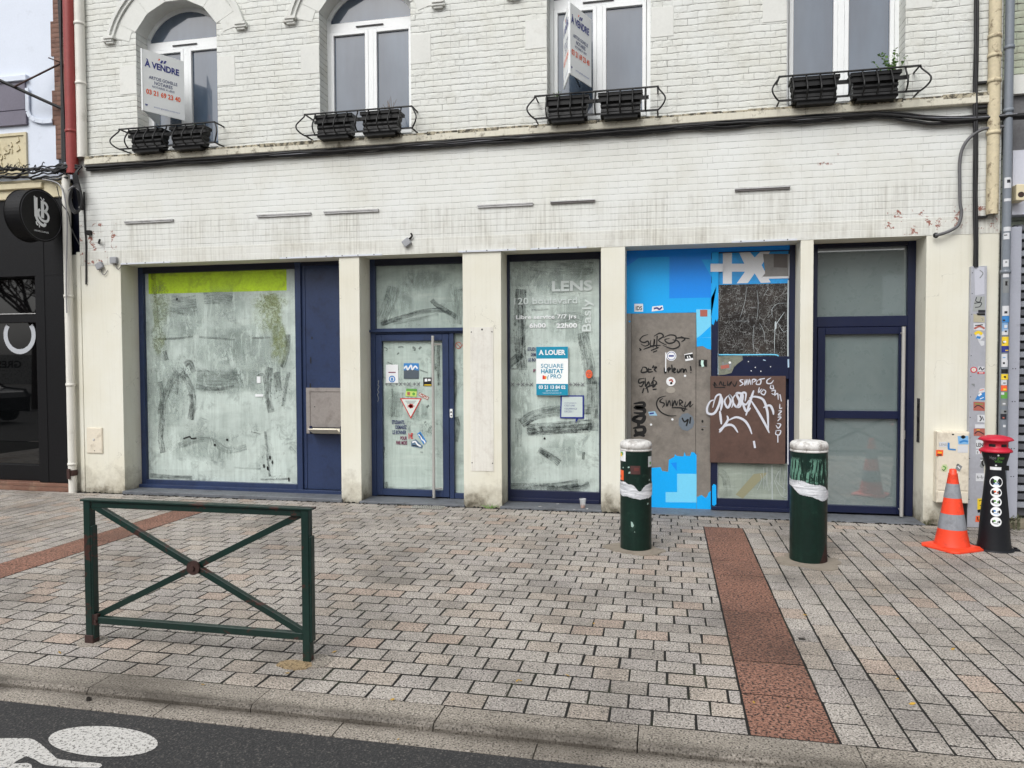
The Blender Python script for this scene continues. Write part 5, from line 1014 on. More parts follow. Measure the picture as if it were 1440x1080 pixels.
# electric cabinet
cb = thing('electric_cabinet', 'cream metal electric meter cabinet with stickers on the right pier', 'cabinet', (3.0, -.05, .2))
m_cab = paint('cabinet_cream', K(213, 205, 188, 1.08), .5, .06, K(130, 110, 84), 6, .55, .72, .5, .1)
mb = MB(); mb.box(2.843, 3.158, -.10, -.001, .26, 1.03); mb.build('box', m_cab, cb, .006, 2)
mb = MB(); mb.box(2.856, 3.148, -.108, -.10, .40, 1.018); mb.disc(2.995, 1.0, .012, -.109, 1, 10, .008); mb.build('door', [m_cab, m_black], cb, .003)
mb = MB(); mb.box(2.852, 3.150, -.112, -.10, .268, .385); mb.build('lower_panel', m_cab, cb, .003)
mb = MB(); mb.box(2.99, 3.16, -.05, -.001, .0, .26); mb.build('cable_box', m_black, cb)
def cbst(pts, cols, lines=(), label=None, txt=None):
    y = -.110; mb = MB(); mb.poly(cz2(pts, y), y, 0)
    for i, (m, wd, l) in enumerate(lines): mb.ribbon(cz2(l, y), wd, y-.0008-.0002*i, m)
    if txt: a, b = cz2([(txt[1], txt[2])], y)[0]; mb.text(txt[0], (a, y-.001, b), txt[3], txt[4], width=txt[5])
    o = mb.build('sticker', cols, cb)
    if label: o['label'] = label
cbst([(182, 278), (230, 275), (232, 310), (182, 308)], [m_paper, m_grey], (), 'faded white sticker with letters', ('LENS', 207, 300, .025, 1, .07))
cbst([(240, 275), (250, 320), (290, 328), (240, 325), (235, 300)], [m_bluep, m_white], [(0, .02, [(243, 282), (243, 322)]), (0, .016, [(240, 322), (288, 326)])], 'blue L shaped sticker')
cbst([(300, 240), (368, 238), (370, 292), (305, 292)], [flat('sky_print', K(126, 178, 222)), m_black, m_bluep], [(1, .03, [(325, 252), (335, 243), (345, 252)]), (2, .02, [(312, 280), (340, 270), (365, 275)])], 'square blue sticker with black arch')
cbst([(300, 300), (365, 298), (365, 345), (300, 345)], [m_paper], (), 'blank white sticker under the blue one')
cbst([(163, 326), (210, 328), (208, 366), (163, 366)], [m_orange, m_rust, m_yellow], [(1, .016, [(170, 358), (200, 360)]), (2, .012, [(175, 342), (200, 345)])], 'orange sticker')
cbst([(205, 420), (230, 418), (240, 440), (228, 465), (200, 462), (195, 440)], [flat('pale_green_print', K(196, 206, 160)), m_greenp, m_dkp], [(1, .012, [(208, 430), (225, 440), (215, 455)]), (2, .008, [(203, 450), (215, 460)])], 'round green sticker')
cbst([(300, 412), (330, 432), (312, 465), (285, 448)], [m_grey, m_white, m_dkp], [(1, .01, [(300, 430), (315, 445)]), (2, .008, [(292, 425), (305, 418)])], 'tilted grey sticker')
# small meter cover on left pier
mc = thing('meter_cover', 'small cream square cover low on the left pier', 'cover', (-7.7, 0, .8))
mb = MB(); a, b = W(122.5, 602, -.01), W(144, 637, -.01); mb.box(a[0], b[0], -.018, -.001, b[1], a[1]); rectframe(mb, a[0]-.008, b[0]+.008, b[1]-.008, a[1]+.008, .01, -.012, -.001)
cxx, czz = (a[0]+b[0])/2, (a[1]+b[1])/2; mb.disc(cxx-.01, czz+.01, .02, -.0185, 1, 12); mb.disc(cxx, b[1]+.03, .008, -.0185, 2, 8); mb.build('plate', [m_cab, m_capw, m_black], mc, .002)
# junction boxes on the band
for (px, py, rot, lab, w_, wires) in ((140, 374, 25, 'small grey junction box hanging crooked on the left pier top', .05, 1), (160, 366, 0, 'grey junction box with a curled wire left of the big window', .05, 1), (572, 341, 35, 'grey junction box on the band above the entrance', .05, 0)):
    a, b = W(px, py, -.03); t = thing('junction_box', lab, 'junction box', (a, -.02, b))
    mb = MB(); c_, s_ = math.cos(R(rot)), math.sin(R(rot)); mb.obox(Vector((a, -.03, b)), Vector((w_*c_, 0, w_*s_)), Vector((0, .025, 0)), Vector((-w_*s_*.9, 0, w_*c_*.9)))
    mb.build('box', paint('box_grey_%d' % px, K(152, 154, 158), .5, .05), t, .01, 2)
    mb = MB()
    if wires: mb.tube(smooth([(a+.02, -.015, b-.05), (a+.03, -.02, b-.1), (a+.07, -.02, b-.12), (a+.11, -.01, b-.06)]), .005, 6)
    else: mb.tube(smooth([(a+.03, -.02, b+.04), (a+.07, -.03, b+.08), (a+.06, -.05, b+.11)]), .012, 6)
    mb.build('wire', m_cableg if wires else m_iron, t)
# facade cables
def cable(mb, pts, r, m=0, wob=0, sub=8):
    P_ = smooth(pts, sub)
    if wob: ph = random.random()*6; P_ = [(x, y-abs(wob)*.3*math.sin(i*.9+ph), z+wob*math.sin(i*.37+ph)+wob*.5*math.sin(i*.9+2*ph)) for i, (x, y, z) in enumerate(P_)]
    mb.tube(P_, r, 7, m)
def ww(pts, y): return [W(px, py, y)[:1]+(y,)+W(px, py, y)[1:] for px, py in pts]
cbn = thing('facade_cables', 'bundle of black cables running under the string course across the whole facade', 'cables', (-2, -.05, 4.45))
for i, (dz, y, r, m) in enumerate(((0, -.045, .022, m_cable), (-.026, -.05, .018, m_cable), (-.01, -.075, .014, m_cable), (.015, -.06, .012, m_cable), (-.044, -.045, .009, m_cable))):
    mb = MB(); pts = [(x, y, 4.468+dz+random.uniform(-.012, .012)) for x in np.linspace(-7.75, 1.9, 26)]
    if i < 4:
        e = [(2.3, y, 4.455+dz), (2.6, y, 4.40+dz*1.4), (2.95, y, 4.35+dz*1.6), (3.3, y, 4.345+dz), (3.6, y-.02, 4.34+dz), (4.6, y, 4.33+dz)]
        if i in (1, 4): e[1] = (2.55, y, 4.36); e[2] = (2.8, y, 4.32)
    else: e = [(2.2, y, 4.43)]
    cable(mb, pts+e, r, 0, .004); mb.build('cable', m, cbn)
mb = MB(); cable(mb, [(x, -.075, 4.455+.006*math.sin(x*3)) for x in np.linspace(-5, 2.2, 24)]+[(2.7, -.07, 4.385), (3.2, -.07, 4.35), (3.55, -.12, 4.345)], .0055, 0); mb.build('grey_wire', paint('pale_cable', K(130, 132, 138), .5), cbn)
vc = thing('vertical_cable', 'black twisted cable dropping down the right end of the facade into the cable cover', 'cable', (3.2, -.05, 3))
for k in range(3):
    mb = MB(); cable(mb, [(W(1375, 100, -.06)[0]+.012*math.sin(z*2+k*2.1)+.018*math.sin(z*.9), -.055+.01*math.cos(z*2+k*2.1), z) for z in np.linspace(8.6, 2.78, 40)], .015, 0); mb.build('cable', m_cable, vc)
for py in (116, 158, 305, 150): 
    a, b = W(1378, py, -.04); mb = MB(); mb.box(a-.02, a+.07, -.05, -.0, b-.01, b+.01); mb.build('clip', m_iron, vc)
gc = thing('loop_cable', 'thick grey cable curving down from the bundle into the band at the right', 'cable', (3.0, -.05, 3.6))
mb = MB(); q7 = lambda pts: [(1080+a/4, 130+b/4) for a, b in pts]
cable(mb, ww(q7([(1350, 190), (1260, 198), (1190, 215), (1130, 260), (1092, 320), (1078, 400), (1078, 500), (1080, 620), (1088, 680), (1070, 745), (1030, 775), (980, 795), (940, 805)]), -.06), .017); mb.build('cable', m_cableg, gc)
mb = MB(); a, b = W(1316, 331, -.05); mb.disc(a, b, .03, -.052, 0, 12); mb.build('hole', m_black, gc)
lc = thing('cable_tangle', 'tangle of black cables around the red drainpipe at the left corner', 'cables', (-8.1, -.1, 4.4))
mb = MB()
for k in range(5): cable(mb, [(x, -.06-.012*k, z) for x, z in zip([-8.085+.012*math.sin(j*.8+k)+.018*k-.03 for j in range(14)], np.linspace(9.2, 4.55, 14))], .014)
mb.build('riser_bundle', m_cable, lc)
mb = MB()
for k in range(9): cable(mb, [(x, -.11-.01*(k % 4), 4.36+.018*k+.03*math.sin(x*4+k)-.06*(x > -8.4)*(x+8.4)) for x in np.linspace(-12, -8.0, 26)], .011 if k % 3 else .015, 0, .012)
for k in range(16): x = random.uniform(-9.2, -8.3); z = 4.42+random.uniform(0, .08); mb.tube(smooth([(x, -.13, z), (x+.05, -.15, z+.05), (x+random.uniform(.04, .1), -.14, z+random.uniform(-.06, .12))]), .006, 5)
mb.build('horizontal_bundle', m_cable, lc)
mb = MB()
for k in range(6): cable(mb, [(-8.25+.02*k, -.12, 4.40), (-8.1, -.16, 4.42+.01*k), (-7.95, -.15, 4.44+.01*k), (-7.8, -.07, 4.47)], .012, 0, .01)
for k in range(4): cable(mb, [(-7.86+.02*k, -.05-.01*k, 4.47), (-7.90+.02*k, -.12, 4.36), (-7.87+.02*k, -.08, 4.1), (-7.87+.012*k, -.04, 3.9)], .012, 0, .006)
cc0 = W(107.5, 278, -.16)
for k in range(3): mb.tube([(cc0[0]+(.085+.008*k)*math.cos(t), -.16-.01*k, cc0[1]-.02*k+(.18)*math.sin(t)) for t in [2*math.pi*j/24 for j in range(25)]], .010, 6)
cable(mb, ww([(80, 262), (86, 285), (96, 300), (100, 320), (112, 345)], -.13), .006); cable(mb, ww([(118, 270), (119.5, 320), (121, 345), (121, 400)], -.015), .011)
mb.build('coil', m_cable, lc)
mb = MB()
cable(mb, ww([(60, 252), (84, 260), (93, 290), (94.5, 330), (93, 400), (94, 440)], -.14), .009); cable(mb, ww([(96, 268), (103, 262), (112, 268)], -.17), .009)
mb.build('pale_wire', paint('foil_cable', K(150, 150, 152), .5), lc)
a, b = W(124, 327, -.04); mb = MB(); mb.box(a-.03, a+.03, -.05, 0, b-.03, b+.03); mb.build('clip', m_iron, lc)
mb = MB(); a, b = W(141, 340, -.04); mb.tube([(a-.05, -.01, b-.01), (a+.02, -.07, b+.02)], .014, 8); mb.build('hook', m_iron, lc)
# ================================================================ RAILINGS AND PLANTERS
def copy_tree(o, parent=None, loc=None):
    c = o.copy(); C.objects.link(c)
    if parent: c.parent = parent; c.matrix_parent_inverse = o.matrix_parent_inverse.copy()
    if loc is not None: c.location = loc
    for ch in [x for x in list(o.children)]: copy_tree(ch, c)
    return c
xc0 = (WX[0][0]+WX[0][1])/2
rl = thing('window_railing', '', 'railing', (xc0, 0, 4.6), 'wrought iron window railings')
X0, X1, YR, Z0, Z1 = xc0-.72, xc0+.70, -.21, 4.625, 4.885
mb = MB(); mb.bar((X0, YR, Z1), (X1, YR, Z1), .012, .028, (0, 1, 0)); 
for x in (X0+.01, X1-.01): mb.tube([(x, YR, Z1), (x, 0, Z1)], .010, 6)
mb.build('top_rail', m_iron, rl)
mb = MB(); mb.bar((X0, YR, Z0), (X1, YR, Z0), .02, .014, (0, 1, 0))
for x in (X0+.01, X1-.01): mb.tube([(x, YR, Z0), (x, 0, Z0)], .010, 6)
mb.build('bottom_rail', m_iron, rl)
def belly(x, sx, sy): return smooth([(x, YR, Z1), (x+sx*.012, YR-.0*sy, Z1-.03), (x+sx*.05, YR-sy*.04, Z1-.09), (x+sx*.078, YR-sy*.075, Z1-.15), (x+sx*.07, YR-sy*.075, Z1-.2), (x+sx*.03, YR-sy*.035, Z1-.245), (x, YR, Z0)], 4)
for k in range(11):
    x = X0+.006+(X1-X0-.012)*k/10; s_ = -1 if k == 0 else 1 if k == 10 else 0
    mb = MB(); mb.tube(belly(x, s_, 1), .0095, 6); mb.build('bar', m_iron, rl)
mb = MB(); mb.box(X0+.13, X1-.11, -.205, -.17, 4.765, 4.80); mb.build('hanger_bar', m_plastic, rl)
labs = ['iron railing below the arched window with the large A VENDRE sign, beside the drainpipes', 'iron railing below the second window, holding two planters and no sign', 'iron railing below the window with the folded narrow A VENDRE sign', 'iron railing with green weeds at the window nearest the grey pipe']
rl['label'] = labs[0]
for i in range(1, 4):
    c = copy_tree(rl, None, ((WX[i][0]+WX[i][1])/2, 0, 4.6)); c['label'] = labs[i]
def planter(x0):
    t = thing('planter', '', 'planter', (x0+.235, -.1, 4.6), 'black plastic planters hung on the railings')
    a, b = x0, x0+.49; ya, yb = -.185, -.01
    def loft(rings, m):
        mb = MB(); vs = []; 
        for (z, d, e) in rings: vs += [(a+d, ya+e, z), (b-d, ya+e, z), (b-d, yb-e, z), (a+d, yb-e, z)]
        fs = [(i*4+k, i*4+(k+1) % 4, (i+1)*4+(k+1) % 4, (i+1)*4+k) for i in range(len(rings)-1) for k in range(4)]+[(0, 3, 2, 1)]
        mb.mesh(vs, fs, m); return mb
    mb = loft([(4.605, .018, .02), (4.630, .016, .016), (4.635, .034, .022), (4.660, .022, .012), (4.685, .024, .014), (4.690, .032, .02), (4.720, .018, .01), (4.745, .02, .012), (4.750, .026, .018), (4.780, .012, .006), (4.820, .010, .004), (4.870, .0, .0), (4.870, .018, .018), (4.830, .02, .02)], 0)
    
    mb.build('tub', m_plastic, t, .003)
    mb = MB(); mb.box(a-.008, b+.008, ya-.012, ya+.01, 4.830, 4.872); mb.box(a-.008, b+.008, yb-.01, yb+.004, 4.830, 4.872); mb.box(a-.008, a+.012, ya, yb, 4.830, 4.872); mb.box(b-.012, b+.008, ya, yb, 4.830, 4.872); mb.build('rim', m_plastic, t, .004)
    mb = MB(); mb.box(a+.02, b-.02, ya+.02, yb-.015, 4.820, 4.845); mb.build('soil', m_joint, t)
    mb = MB(); mb.box(a+.06, b-.05, ya+.0, yb, 4.575, 4.612); mb.build('drip_tray', m_plastic, t)
    return t
p0 = planter(WX[0][0]+.02)
pl = ['left planter behind the big A VENDRE sign, crumbled soil showing', 'right planter under the big A VENDRE sign with one green sprig', 'left planter below the second window, bare', 'right planter below the second window with dry brown stalks', 'left planter under the folded narrow A VENDRE sign', 'right planter beside the folded narrow A VENDRE sign, bare', 'left planter at the window nearest the grey pipe', 'right planter at the window nearest the grey pipe with green weeds']
p0['label'] = pl[0]
for i in range(1, 8):
    wdw = i//2; x0 = WX[wdw][0]+(.02 if i % 2 == 0 else .63)
    c = copy_tree(p0, None, (x0+.235, -.1, 4.6)); c['label'] = pl[i]
m_leaf = paint('weed_green', K(120, 158, 84, 1.), .6, .25); m_dry = paint('dry_stalk', K(120, 98, 80), .8, .2)
def weed(name, label, cat, x, y, z, h, n, mat, leafy=True, spread=.08, group=None, seed=1):
    rng = random.Random(seed); mb = MB()
    for k in range(n):
        a = rng.uniform(0, 6.28); hh = h*rng.uniform(.5, 1); dx, dy = spread*math.cos(a)*rng.random(), spread*math.sin(a)*rng.random()
        bx, by = x+rng.uniform(-.03, .03)+dx*.3, y+rng.uniform(-.02, .02)
        P_ = smooth([(bx, by, z), (bx+dx*.4, by+dy*.4, z+hh*.55), (bx+dx, by+dy, z+hh)], 4); mb.tube(P_, [.0035-.002*i/len(P_) for i in range(len(P_))], 4)
        if leafy:
            for j in range(2, len(P_)):
                for q_ in range(2):
                    c_ = Vector(P_[j]); d = Vector((rng.uniform(-1, 1), rng.uniform(-1, 1), rng.uniform(-.2, .8))).normalized()*h*rng.uniform(.06, .13); e = d.cross(Vector((rng.random(), rng.random(), 1))).normalized()*d.length*.35
                    mb.face([c_, c_+d*.5+e, c_+d, c_+d*.5-e])
    o = mb.build(name, mat); return tag(o, label, cat, group)
weed('weed', 'green weeds growing in the railing planter nearest the grey pipe', 'plant', 2.38, -.07, 4.81, .30, 15, m_leaf, spread=.16, seed=3)
weed('sprig', 'tiny green sprig in the planter behind the big A VENDRE sign', 'plant', -6.0, -.1, 4.81, .12, 3, m_leaf, seed=5)
weed('dry_stalks', 'dry brown stalks standing in a planter below the second window', 'plant', -3.32, -.1, 4.81, .24, 12, m_dry, False, .1, seed=6)
weed('weed', 'yellowish plant at the foot of the folded A VENDRE sign', 'plant', -1.28, -.1, 4.80, .16, 6, m_leaf, seed=8)
weed('weed', 'small weed growing at the foot of the metal post right of the striped bin', 'plant', 3.62, -.12, .0, .2, 9, paint('grey_weed', K(120, 124, 96, .8), .8), seed=9)
weed('weed', 'low mossy weed at the foot of the pier right of the entrance door', 'plant', -2.1, -.04, .0, .05, 16, m_leaf, spread=.12, seed=12)
weed('weed', 'tiny weed at the foot of the right pier by the navy door', 'plant', 2.78, -.03, 0., .06, 8, paint('dull_weed', K(96, 96, 66, .8), .8), spread=.06, seed=14)
# ---------------------------------------------------------------- A VENDRE signs
m_board = paint('sign_board', K(226, 232, 242, 1.15), .45, .02, bump=.02)
def sale_sign(label, apex, right, left, z0, z1, grp):
    t = thing('for_sale_sign', label, 'sign', (apex[0], apex[1], z0), grp)
    A, B_, Cc_ = Vector(apex), Vector(right), Vector(left)
    for nm, E, flip in (('front_panel', B_, 1), ('back_panel', Cc_, -1)):
        u = (E-A).normalized() if flip > 0 else (A-E).normalized(); L = (E-A).length
        n = Vector((u.y, -u.x)); 
        mb = MB(); c_ = Vector(((A.x+E.x)/2, (A.y+E.y)/2, (z0+z1)/2)); mb.obox(c_-Vector((n.x, n.y, 0))*.006, Vector((u.x, u.y, 0))*L/2, Vector((n.x, n.y, 0))*.005, Vector((0, 0, (z1-z0)/2)))
        pn = mb.build(nm, m_board, t); mb = MB(); U = (u.x, u.y, 0); Nn = (n.x, n.y, 0)
        O = lambda f, g_: Vector((c_.x, c_.y, z0))+Vector(U)*(f*L)+Vector((0, 0, g_*(z1-z0)))+Vector(Nn)*.001
        mb.text('À VENDRE', O(-.02, .73), .078, 0, U, n=Nn, bold=.035, width=.80*L); mb.text('ARTOIS GOHELLE', O(.0, .545), .04, 1, U, n=Nn, bold=.015, width=.66*L); mb.text('NOTAIRES', O(.0, .47), .042, 1, U, n=Nn, bold=.015, width=.42*L)
        mb.text('NOTAIRES À LENS', O(0, .415), .026, 1, U, n=Nn, width=.52*L, bold=.01); mb.text('03 21 69 23 40', O(-.0, .29), .062, 2, U, n=Nn, bold=.03, width=.80*L); mb.text('artois-gohelle.notaires.fr', O(.08, .09), .02, 3, U, n=Nn, width=.62*L); mb.text('w', O(-.40, .09), .03, 0, U, n=Nn, bold=.05, width=.07*L)
        for j, (m, f0, g0, s_) in enumerate(((2, -.09, .90, .012), (0, -.03, .875, .02), (0, .045, .885, .02))):
            p = O(f0, g0); mb.obox(p, Vector(U)*s_*.6, Vector(Nn)*.0008, Vector((0, 0, s_))+Vector(U)*s_*.5, m)
        mb.build('print', [m_navyink, flat('slate_blue_print', K(66, 76, 120)), m_orange, flat('pale_blue_grey', K(120, 132, 180))], pn)
    mb = MB(); mb.tube([(A.x+.0, A.y+.03, z0+.1), ((B_.x+Cc_.x)/2, .2, z0+.1)], .008, 6); mb.build('strut', m_iron, t)
    return t
sale_sign('large white A VENDRE board projecting from the leftmost arched window', (-6.51, -.50), (-6.245, -.02), (-6.74, .12), 5.0, 5.775, None)
sale_sign('folded A VENDRE board seen edge-on at the third window from the left', (-1.067, -.50), (-.868, -.02), (-1.20, -.02), 5.005, 5.79, None)
# ---------------------------------------------------------------- A LOUER board
t = thing('to_let_sign', 'blue and white A LOUER board fixed on the narrow whitewashed window', 'sign', (-1.35, .36, 1.4))
a, b = W(754, 488, .35), W(799, 556, .35); x0, x1, z0, z1 = a[0], b[0], b[1], a[1]+.003
mb = MB(); mb.box(x0, x1, .345, .368, z0, z1); bd = mb.build('board', m_board, t)
mb = MB(); quad(mb, x0+.001, x1-.001, z1-(z1-z0)*.245, z1-.001, .3445, 0); quad(mb, x0+.001, x1-.001, z0+.001, z0+(z1-z0)*.235, .3445, 0)
xm = (x0+x1)/2; H_ = z1-z0; W_ = x1-x0; y = .3438
mb.text('A LOUER', (xm, y, z1-H_*.165), .06, 1, bold=.04, width=W_*.84); mb.text('SQUARE', (xm, y, z0+H_*.565), .052, 0, width=W_*.70, bold=.005); mb.text('HABITAT', (xm, y, z0+H_*.455), .052, 0, width=W_*.70, bold=.03); mb.text('PRO', (xm+W_*.12, y, z0+H_*.35), .052, 0, width=W_*.34, bold=.01)
mb.text('03 21 13 84 02', (xm, y, z0+H_*.135), .042, 1, bold=.035, width=W_*.84); mb.text('agence de LENS', (xm, y, z0+H_*.085), .016, 1, width=W_*.4); mb.text('squarehabitat.fr', (xm, y, z0+H_*.04), .012, 1, width=W_*.6)
quad(mb, xm-W_*.30, xm-W_*.25, z0+H_*.33, z0+H_*.41, y, 2); quad(mb, xm-W_*.25, xm-W_*.20, z0+H_*.33, z0+H_*.40, y, 3); quad(mb, xm-W_*.20, xm-W_*.17, z0+H_*.34, z0+H_*.39, y, 4); mb.ribbon([(xm-W_*.11, z0+H_*.41), (xm-W_*.14, z0+H_*.37), (xm-W_*.13, z0+H_*.32)], .008, y, 0)
mb.build('print', [m_teal, m_white, m_red, m_orange, m_yellow], bd)
# ================================================================ BARRIER
br = thing('crowd_barrier', 'dark green cross-braced metal barrier with rust patches in the foreground', 'barrier', (-2.86, -4.70, 0))
xa, xb, yb_, zt = -3.62, -2.105, -4.70, .93
for x, s_ in ((xa, 1), (xb, 1)):
    mb = MB(); mb.box(x-.028, x+.022, yb_-.026, yb_+.026, -.01, zt-.012); mb.box(x+.022, x+.036, yb_-.024, yb_+.024, .03 if x == xa else .12, zt-.17); mb.build('post', m_green, br, .004)
mb = MB(); mb.box(xa-.045, xb+.045, yb_-.032, yb_+.032, zt-.012, zt); mb.box(xa+.03, xb-.03, yb_-.018, yb_-.012, zt-.052, zt-.012); mb.build('top_rail', m_green, br, .002)
mb = MB(); mb.box(xa+.03, xb-.03, yb_-.02, yb_-.014, .13, .172); mb.box(xa+.03, xb-.03, yb_-.014, yb_+.02, .166, .172); mb.build('bottom_rail', m_green, br, .002)
for (p, q, oy) in (((xa+.03, zt-.04), (xb-.03, .17), -.012), ((xb-.03, zt-.04), (xa+.03, .17), .006)):
    mb = MB(); mb.bar((p[0], yb_+oy, p[1]), (q[0], yb_+oy, q[1]), .034, .006, (0, 1, 0)) if 0 else None
    d = Vector((q[0]-p[0], 0, q[1]-p[1])); L = d.length; d.normalize(); nrm = Vector((-d.z, 0, d.x)); c_ = Vector(((p[0]+q[0])/2, yb_+oy, (p[1]+q[1])/2))
    mb.obox(c_, d*L/2, Vector((0, .003, 0)), nrm*.019); mb.obox(c_+Vector((0, .016, 0))+nrm*.016, d*L/2, Vector((0, .016, 0)), nrm*.003); mb.build('brace', m_green, br, .0015)
mb = MB(); cx_, cz_ = (xa+xb)/2, (zt-.04+.17)/2
mb.tube([(cx_, yb_-.028, cz_), (cx_, yb_-.012, cz_)], .044, 24); mb.tube([(cx_, yb_-.04, cz_), (cx_, yb_-.028, cz_)], .016, 6); mb.build('centre_plate', m_rust, br, .002)
mb = MB(); mb.box(xa+.02, xa+.06, yb_-.024, yb_+.02, .12, .19); mb.tube([(xa+.05, yb_-.036, .15), (xa+.05, yb_-.02, .15)], .01, 6); mb.build('bracket', m_rust, br, .002)
mb = MB(); mb.box(xa-.034, xa+.030, yb_-.030, yb_+.03, -.01, .055); mb.build('rusted_foot', m_rust, br, .003)
br2 = copy_tree(br, None, (3.37, -4.70, 0)); br2['label'] = 'matching green barrier outside the right edge, seen only as a reflection in the navy door'; br['group'] = br2['group'] = 'green kerb barriers'
# ================================================================ BOLLARDS
def bollard(label, x, y, r, h, seed):
    rng = random.Random(seed); t = thing('bollard', label, 'bollard', (x, y, 0), 'dark green bollards with torn white wrap')
    mb = MB(); mb.lathe([(r, -.02), (r, h-.10)], (x, y, 0), 48, cap=False); mb.lathe([(r-.002, h-.10), (r-.02, h-.099)], (x, y, 0), 48, cap=False)
    mb.build('post', m_bgreen, t)
    mb = MB(); mb.lathe([(r-.012, h-.105), (r+.003, h-.10), (r+.003, h-.085), (r-.004, h-.082), (r-.004, h-.078), (r+.004, h-.075), (r+.004, h-.045), (r+.001, h-.03), (r-.012, h-.014), (r-.045, h-.004), (.001, h)], (x, y, 0), 48)
    mb.build('cap', m_capw, t)
    return t, rng
def wrap(t, x, y, r, zf, wf, n=96, name='torn_wrap', mat=None, a0=0, a1=360):
    mb = MB(); vs = []; 
    for k in range(n+1):
        a = R(a0+(a1-a0)*k/n); z_, w_ = zf(math.degrees(a)), wf(math.degrees(a))
        for f_ in (-.5, -.17, .17, .5):
            rr = r+.003+.003*math.sin(k*1.7+f_*9)*(abs(f_) < .4); vs.append((x+rr*math.cos(a), y+rr*math.sin(a), z_+f_*w_))
    V_ = (0, .33, .67, 1); mb.mesh(vs, [(k*4+j, k*4+j+1, (k+1)*4+j+1, (k+1)*4+j) for k in range(n) for j in range(3)], 0, True, [[(k/n, V_[j]), (k/n, V_[j+1]), ((k+1)/n, V_[j+1]), ((k+1)/n, V_[j])] for k in range(n) for j in range(3)]); return mb.build(name, mat or m_tape, t)
bx1, by1, r1 = -.285, -1.62, .148
b1, rg = bollard('left dark green bollard with stickers, standing in front of the blue sheet door', bx1, by1, r1, 1.045, 1)
wrap(b1, bx1, by1, r1, lambda a: .575+.012*math.sin(R(a*2+40))-.03*math.exp(-((a-285)/14)**2), lambda a: .14-.05*math.exp(-((a-280)/16)**2)+.012*math.sin(R(a*7)))
def cst(t, x, y, r, z, h, a0, a1, cols, label=None, seed=0): cyl_sticker(t, x, y, r, z, h, cols, a0, a1, label, seed)
zz = lambda py: W(895, py, -1.76)[1]
cst(b1, bx1, by1, r1, zz(642), .105, 182, 232, [m_white, m_bluep, m_greenp, m_yellow], 'white edged colourful sticker', 2)
cst(b1, bx1, by1, r1, zz(650), .10, 322, 350, [m_paper, m_greenp], 'pale green sticker at the right side', 3)
cst(b1, bx1, by1, r1, zz(670), .095, 195, 222, [m_orange, m_rust], 'orange sticker', 4)
cst(b1, bx1, by1, r1, zz(661), .08, 252, 288, [flat('rubbed_red', K(74, 44, 42)), flat('rubbed_red_b', K(100, 50, 46))], 'rubbed off dark red sticker', 5)
mb = MB()
for k in range(7): 
    a = R(random.uniform(200, 340)); z_ = random.uniform(.1, .9); s_ = random.uniform(.004, .012); mb.face([(bx1+(r1+.001)*math.cos(a+i), by1+(r1+.001)*math.sin(a+i), z_+j) for i, j in ((-s_/r1, -s_), (s_/r1, -s_*.5), (s_*.8/r1, s_), (-s_*.7/r1, s_*.6))])
a = R(262); mb.face([(bx1+(r1+.001)*math.cos(a+i), by1+(r1+.001)*math.sin(a+i), .25+j) for i, j in ((-.14, .035), (-.04, .03), (.06, .0), (.0, -.02), (-.12, -.015))]); mb.build('paint_scrape', flat('scrape', K(150, 176, 168)), b1)
bx2, by2, r2 = 1.252, -1.755, .158
b2, rg = bollard('right dark green bollard with scraped paint and rusty foot', bx2, by2, r2, 1.085, 2)
wrap(b2, bx2, by2, r2, lambda a: .66+.0007*(260-a) if a < 400 else .6, lambda a: .11+.03*math.sin(R((a-230)*2))+.02*math.sin(R(a*5)))
wrap(b2, bx2, by2, r2-.0025, lambda a: 1.085-.10-.17, lambda a: .25, name='scraped_band', mat=worn('scraped_paint', K(104, 150, 132), 9, .48, .8, (1, 1, .35)))
wrap(b2, bx2, by2, r2-.002, lambda a: .0+.06*max(0, 1-abs(a-325)/30), lambda a: .12*max(.02, 1-abs(a-325)/30)*2, name='rust_patch', mat=m_rust, a0=290, a1=360)
# ================================================================ TRAFFIC CONE
tc = thing('traffic_cone', 'orange traffic cone with two grey reflective bands beside the cream cabinet', 'traffic cone', (2.675, -1.03, 0))
m_cone = paint('cone_orange', K(236, 66, 34, 1.15), .45, .08, K(130, 50, 36), 5, .5, .7, .6, .1, streak=.15); m_refl = paint('reflective_grey', K(140, 144, 150), .5, .05, K(100, 100, 106), 10, .5, .7, .6, .1, streak=.3)
cx, cy = 2.675, -1.04; ang = R(32); ca, sa = math.cos(ang), math.sin(ang)
def rot(x, y): return (cx+x*ca-y*sa, cy+x*sa+y*ca)
mb = MB(); prof = []
def sq(h_, z, cut=.05): 
    p = [(h_-cut, -h_), (h_, -h_+cut), (h_, h_-cut), (h_-cut, h_), (-h_+cut, h_), (-h_, h_-cut), (-h_, -h_+cut), (-h_+cut, -h_)]; return [rot(*q_)+(z,) for q_ in p]
rings = [sq(.205, .0), sq(.205, .018), sq(.19, .026), sq(.16, .034, .06)]
vs = [p for r_ in rings for p in r_]; mb.mesh(vs, [tuple(range(8))[::-1]]+[(i*8+k, i*8+(k+1) % 8, (i+1)*8+(k+1) % 8, (i+1)*8+k) for i in range(3) for k in range(8)]+[tuple(range(24, 32))])
mb.build('base', m_cone, tc, .004, 2)
zs = [.034, .05, .20, .345, .35, .52, .525, .63, .635, .745, .75]
rc = lambda z: .145-(z-.04)*(.145-.032)/.71
mb = MB(); mb.lathe([(.155, .03), (.148, .05), (rc(.15), .15)]+[(rc(z), z) for z in (.3, .45, .6, .70)]+[(.040, .702), (.040, .715), (.033, .72), (.030, .752), (.022, .758)], (cx, cy, 0), 40); mb.build('body', m_cone, tc)
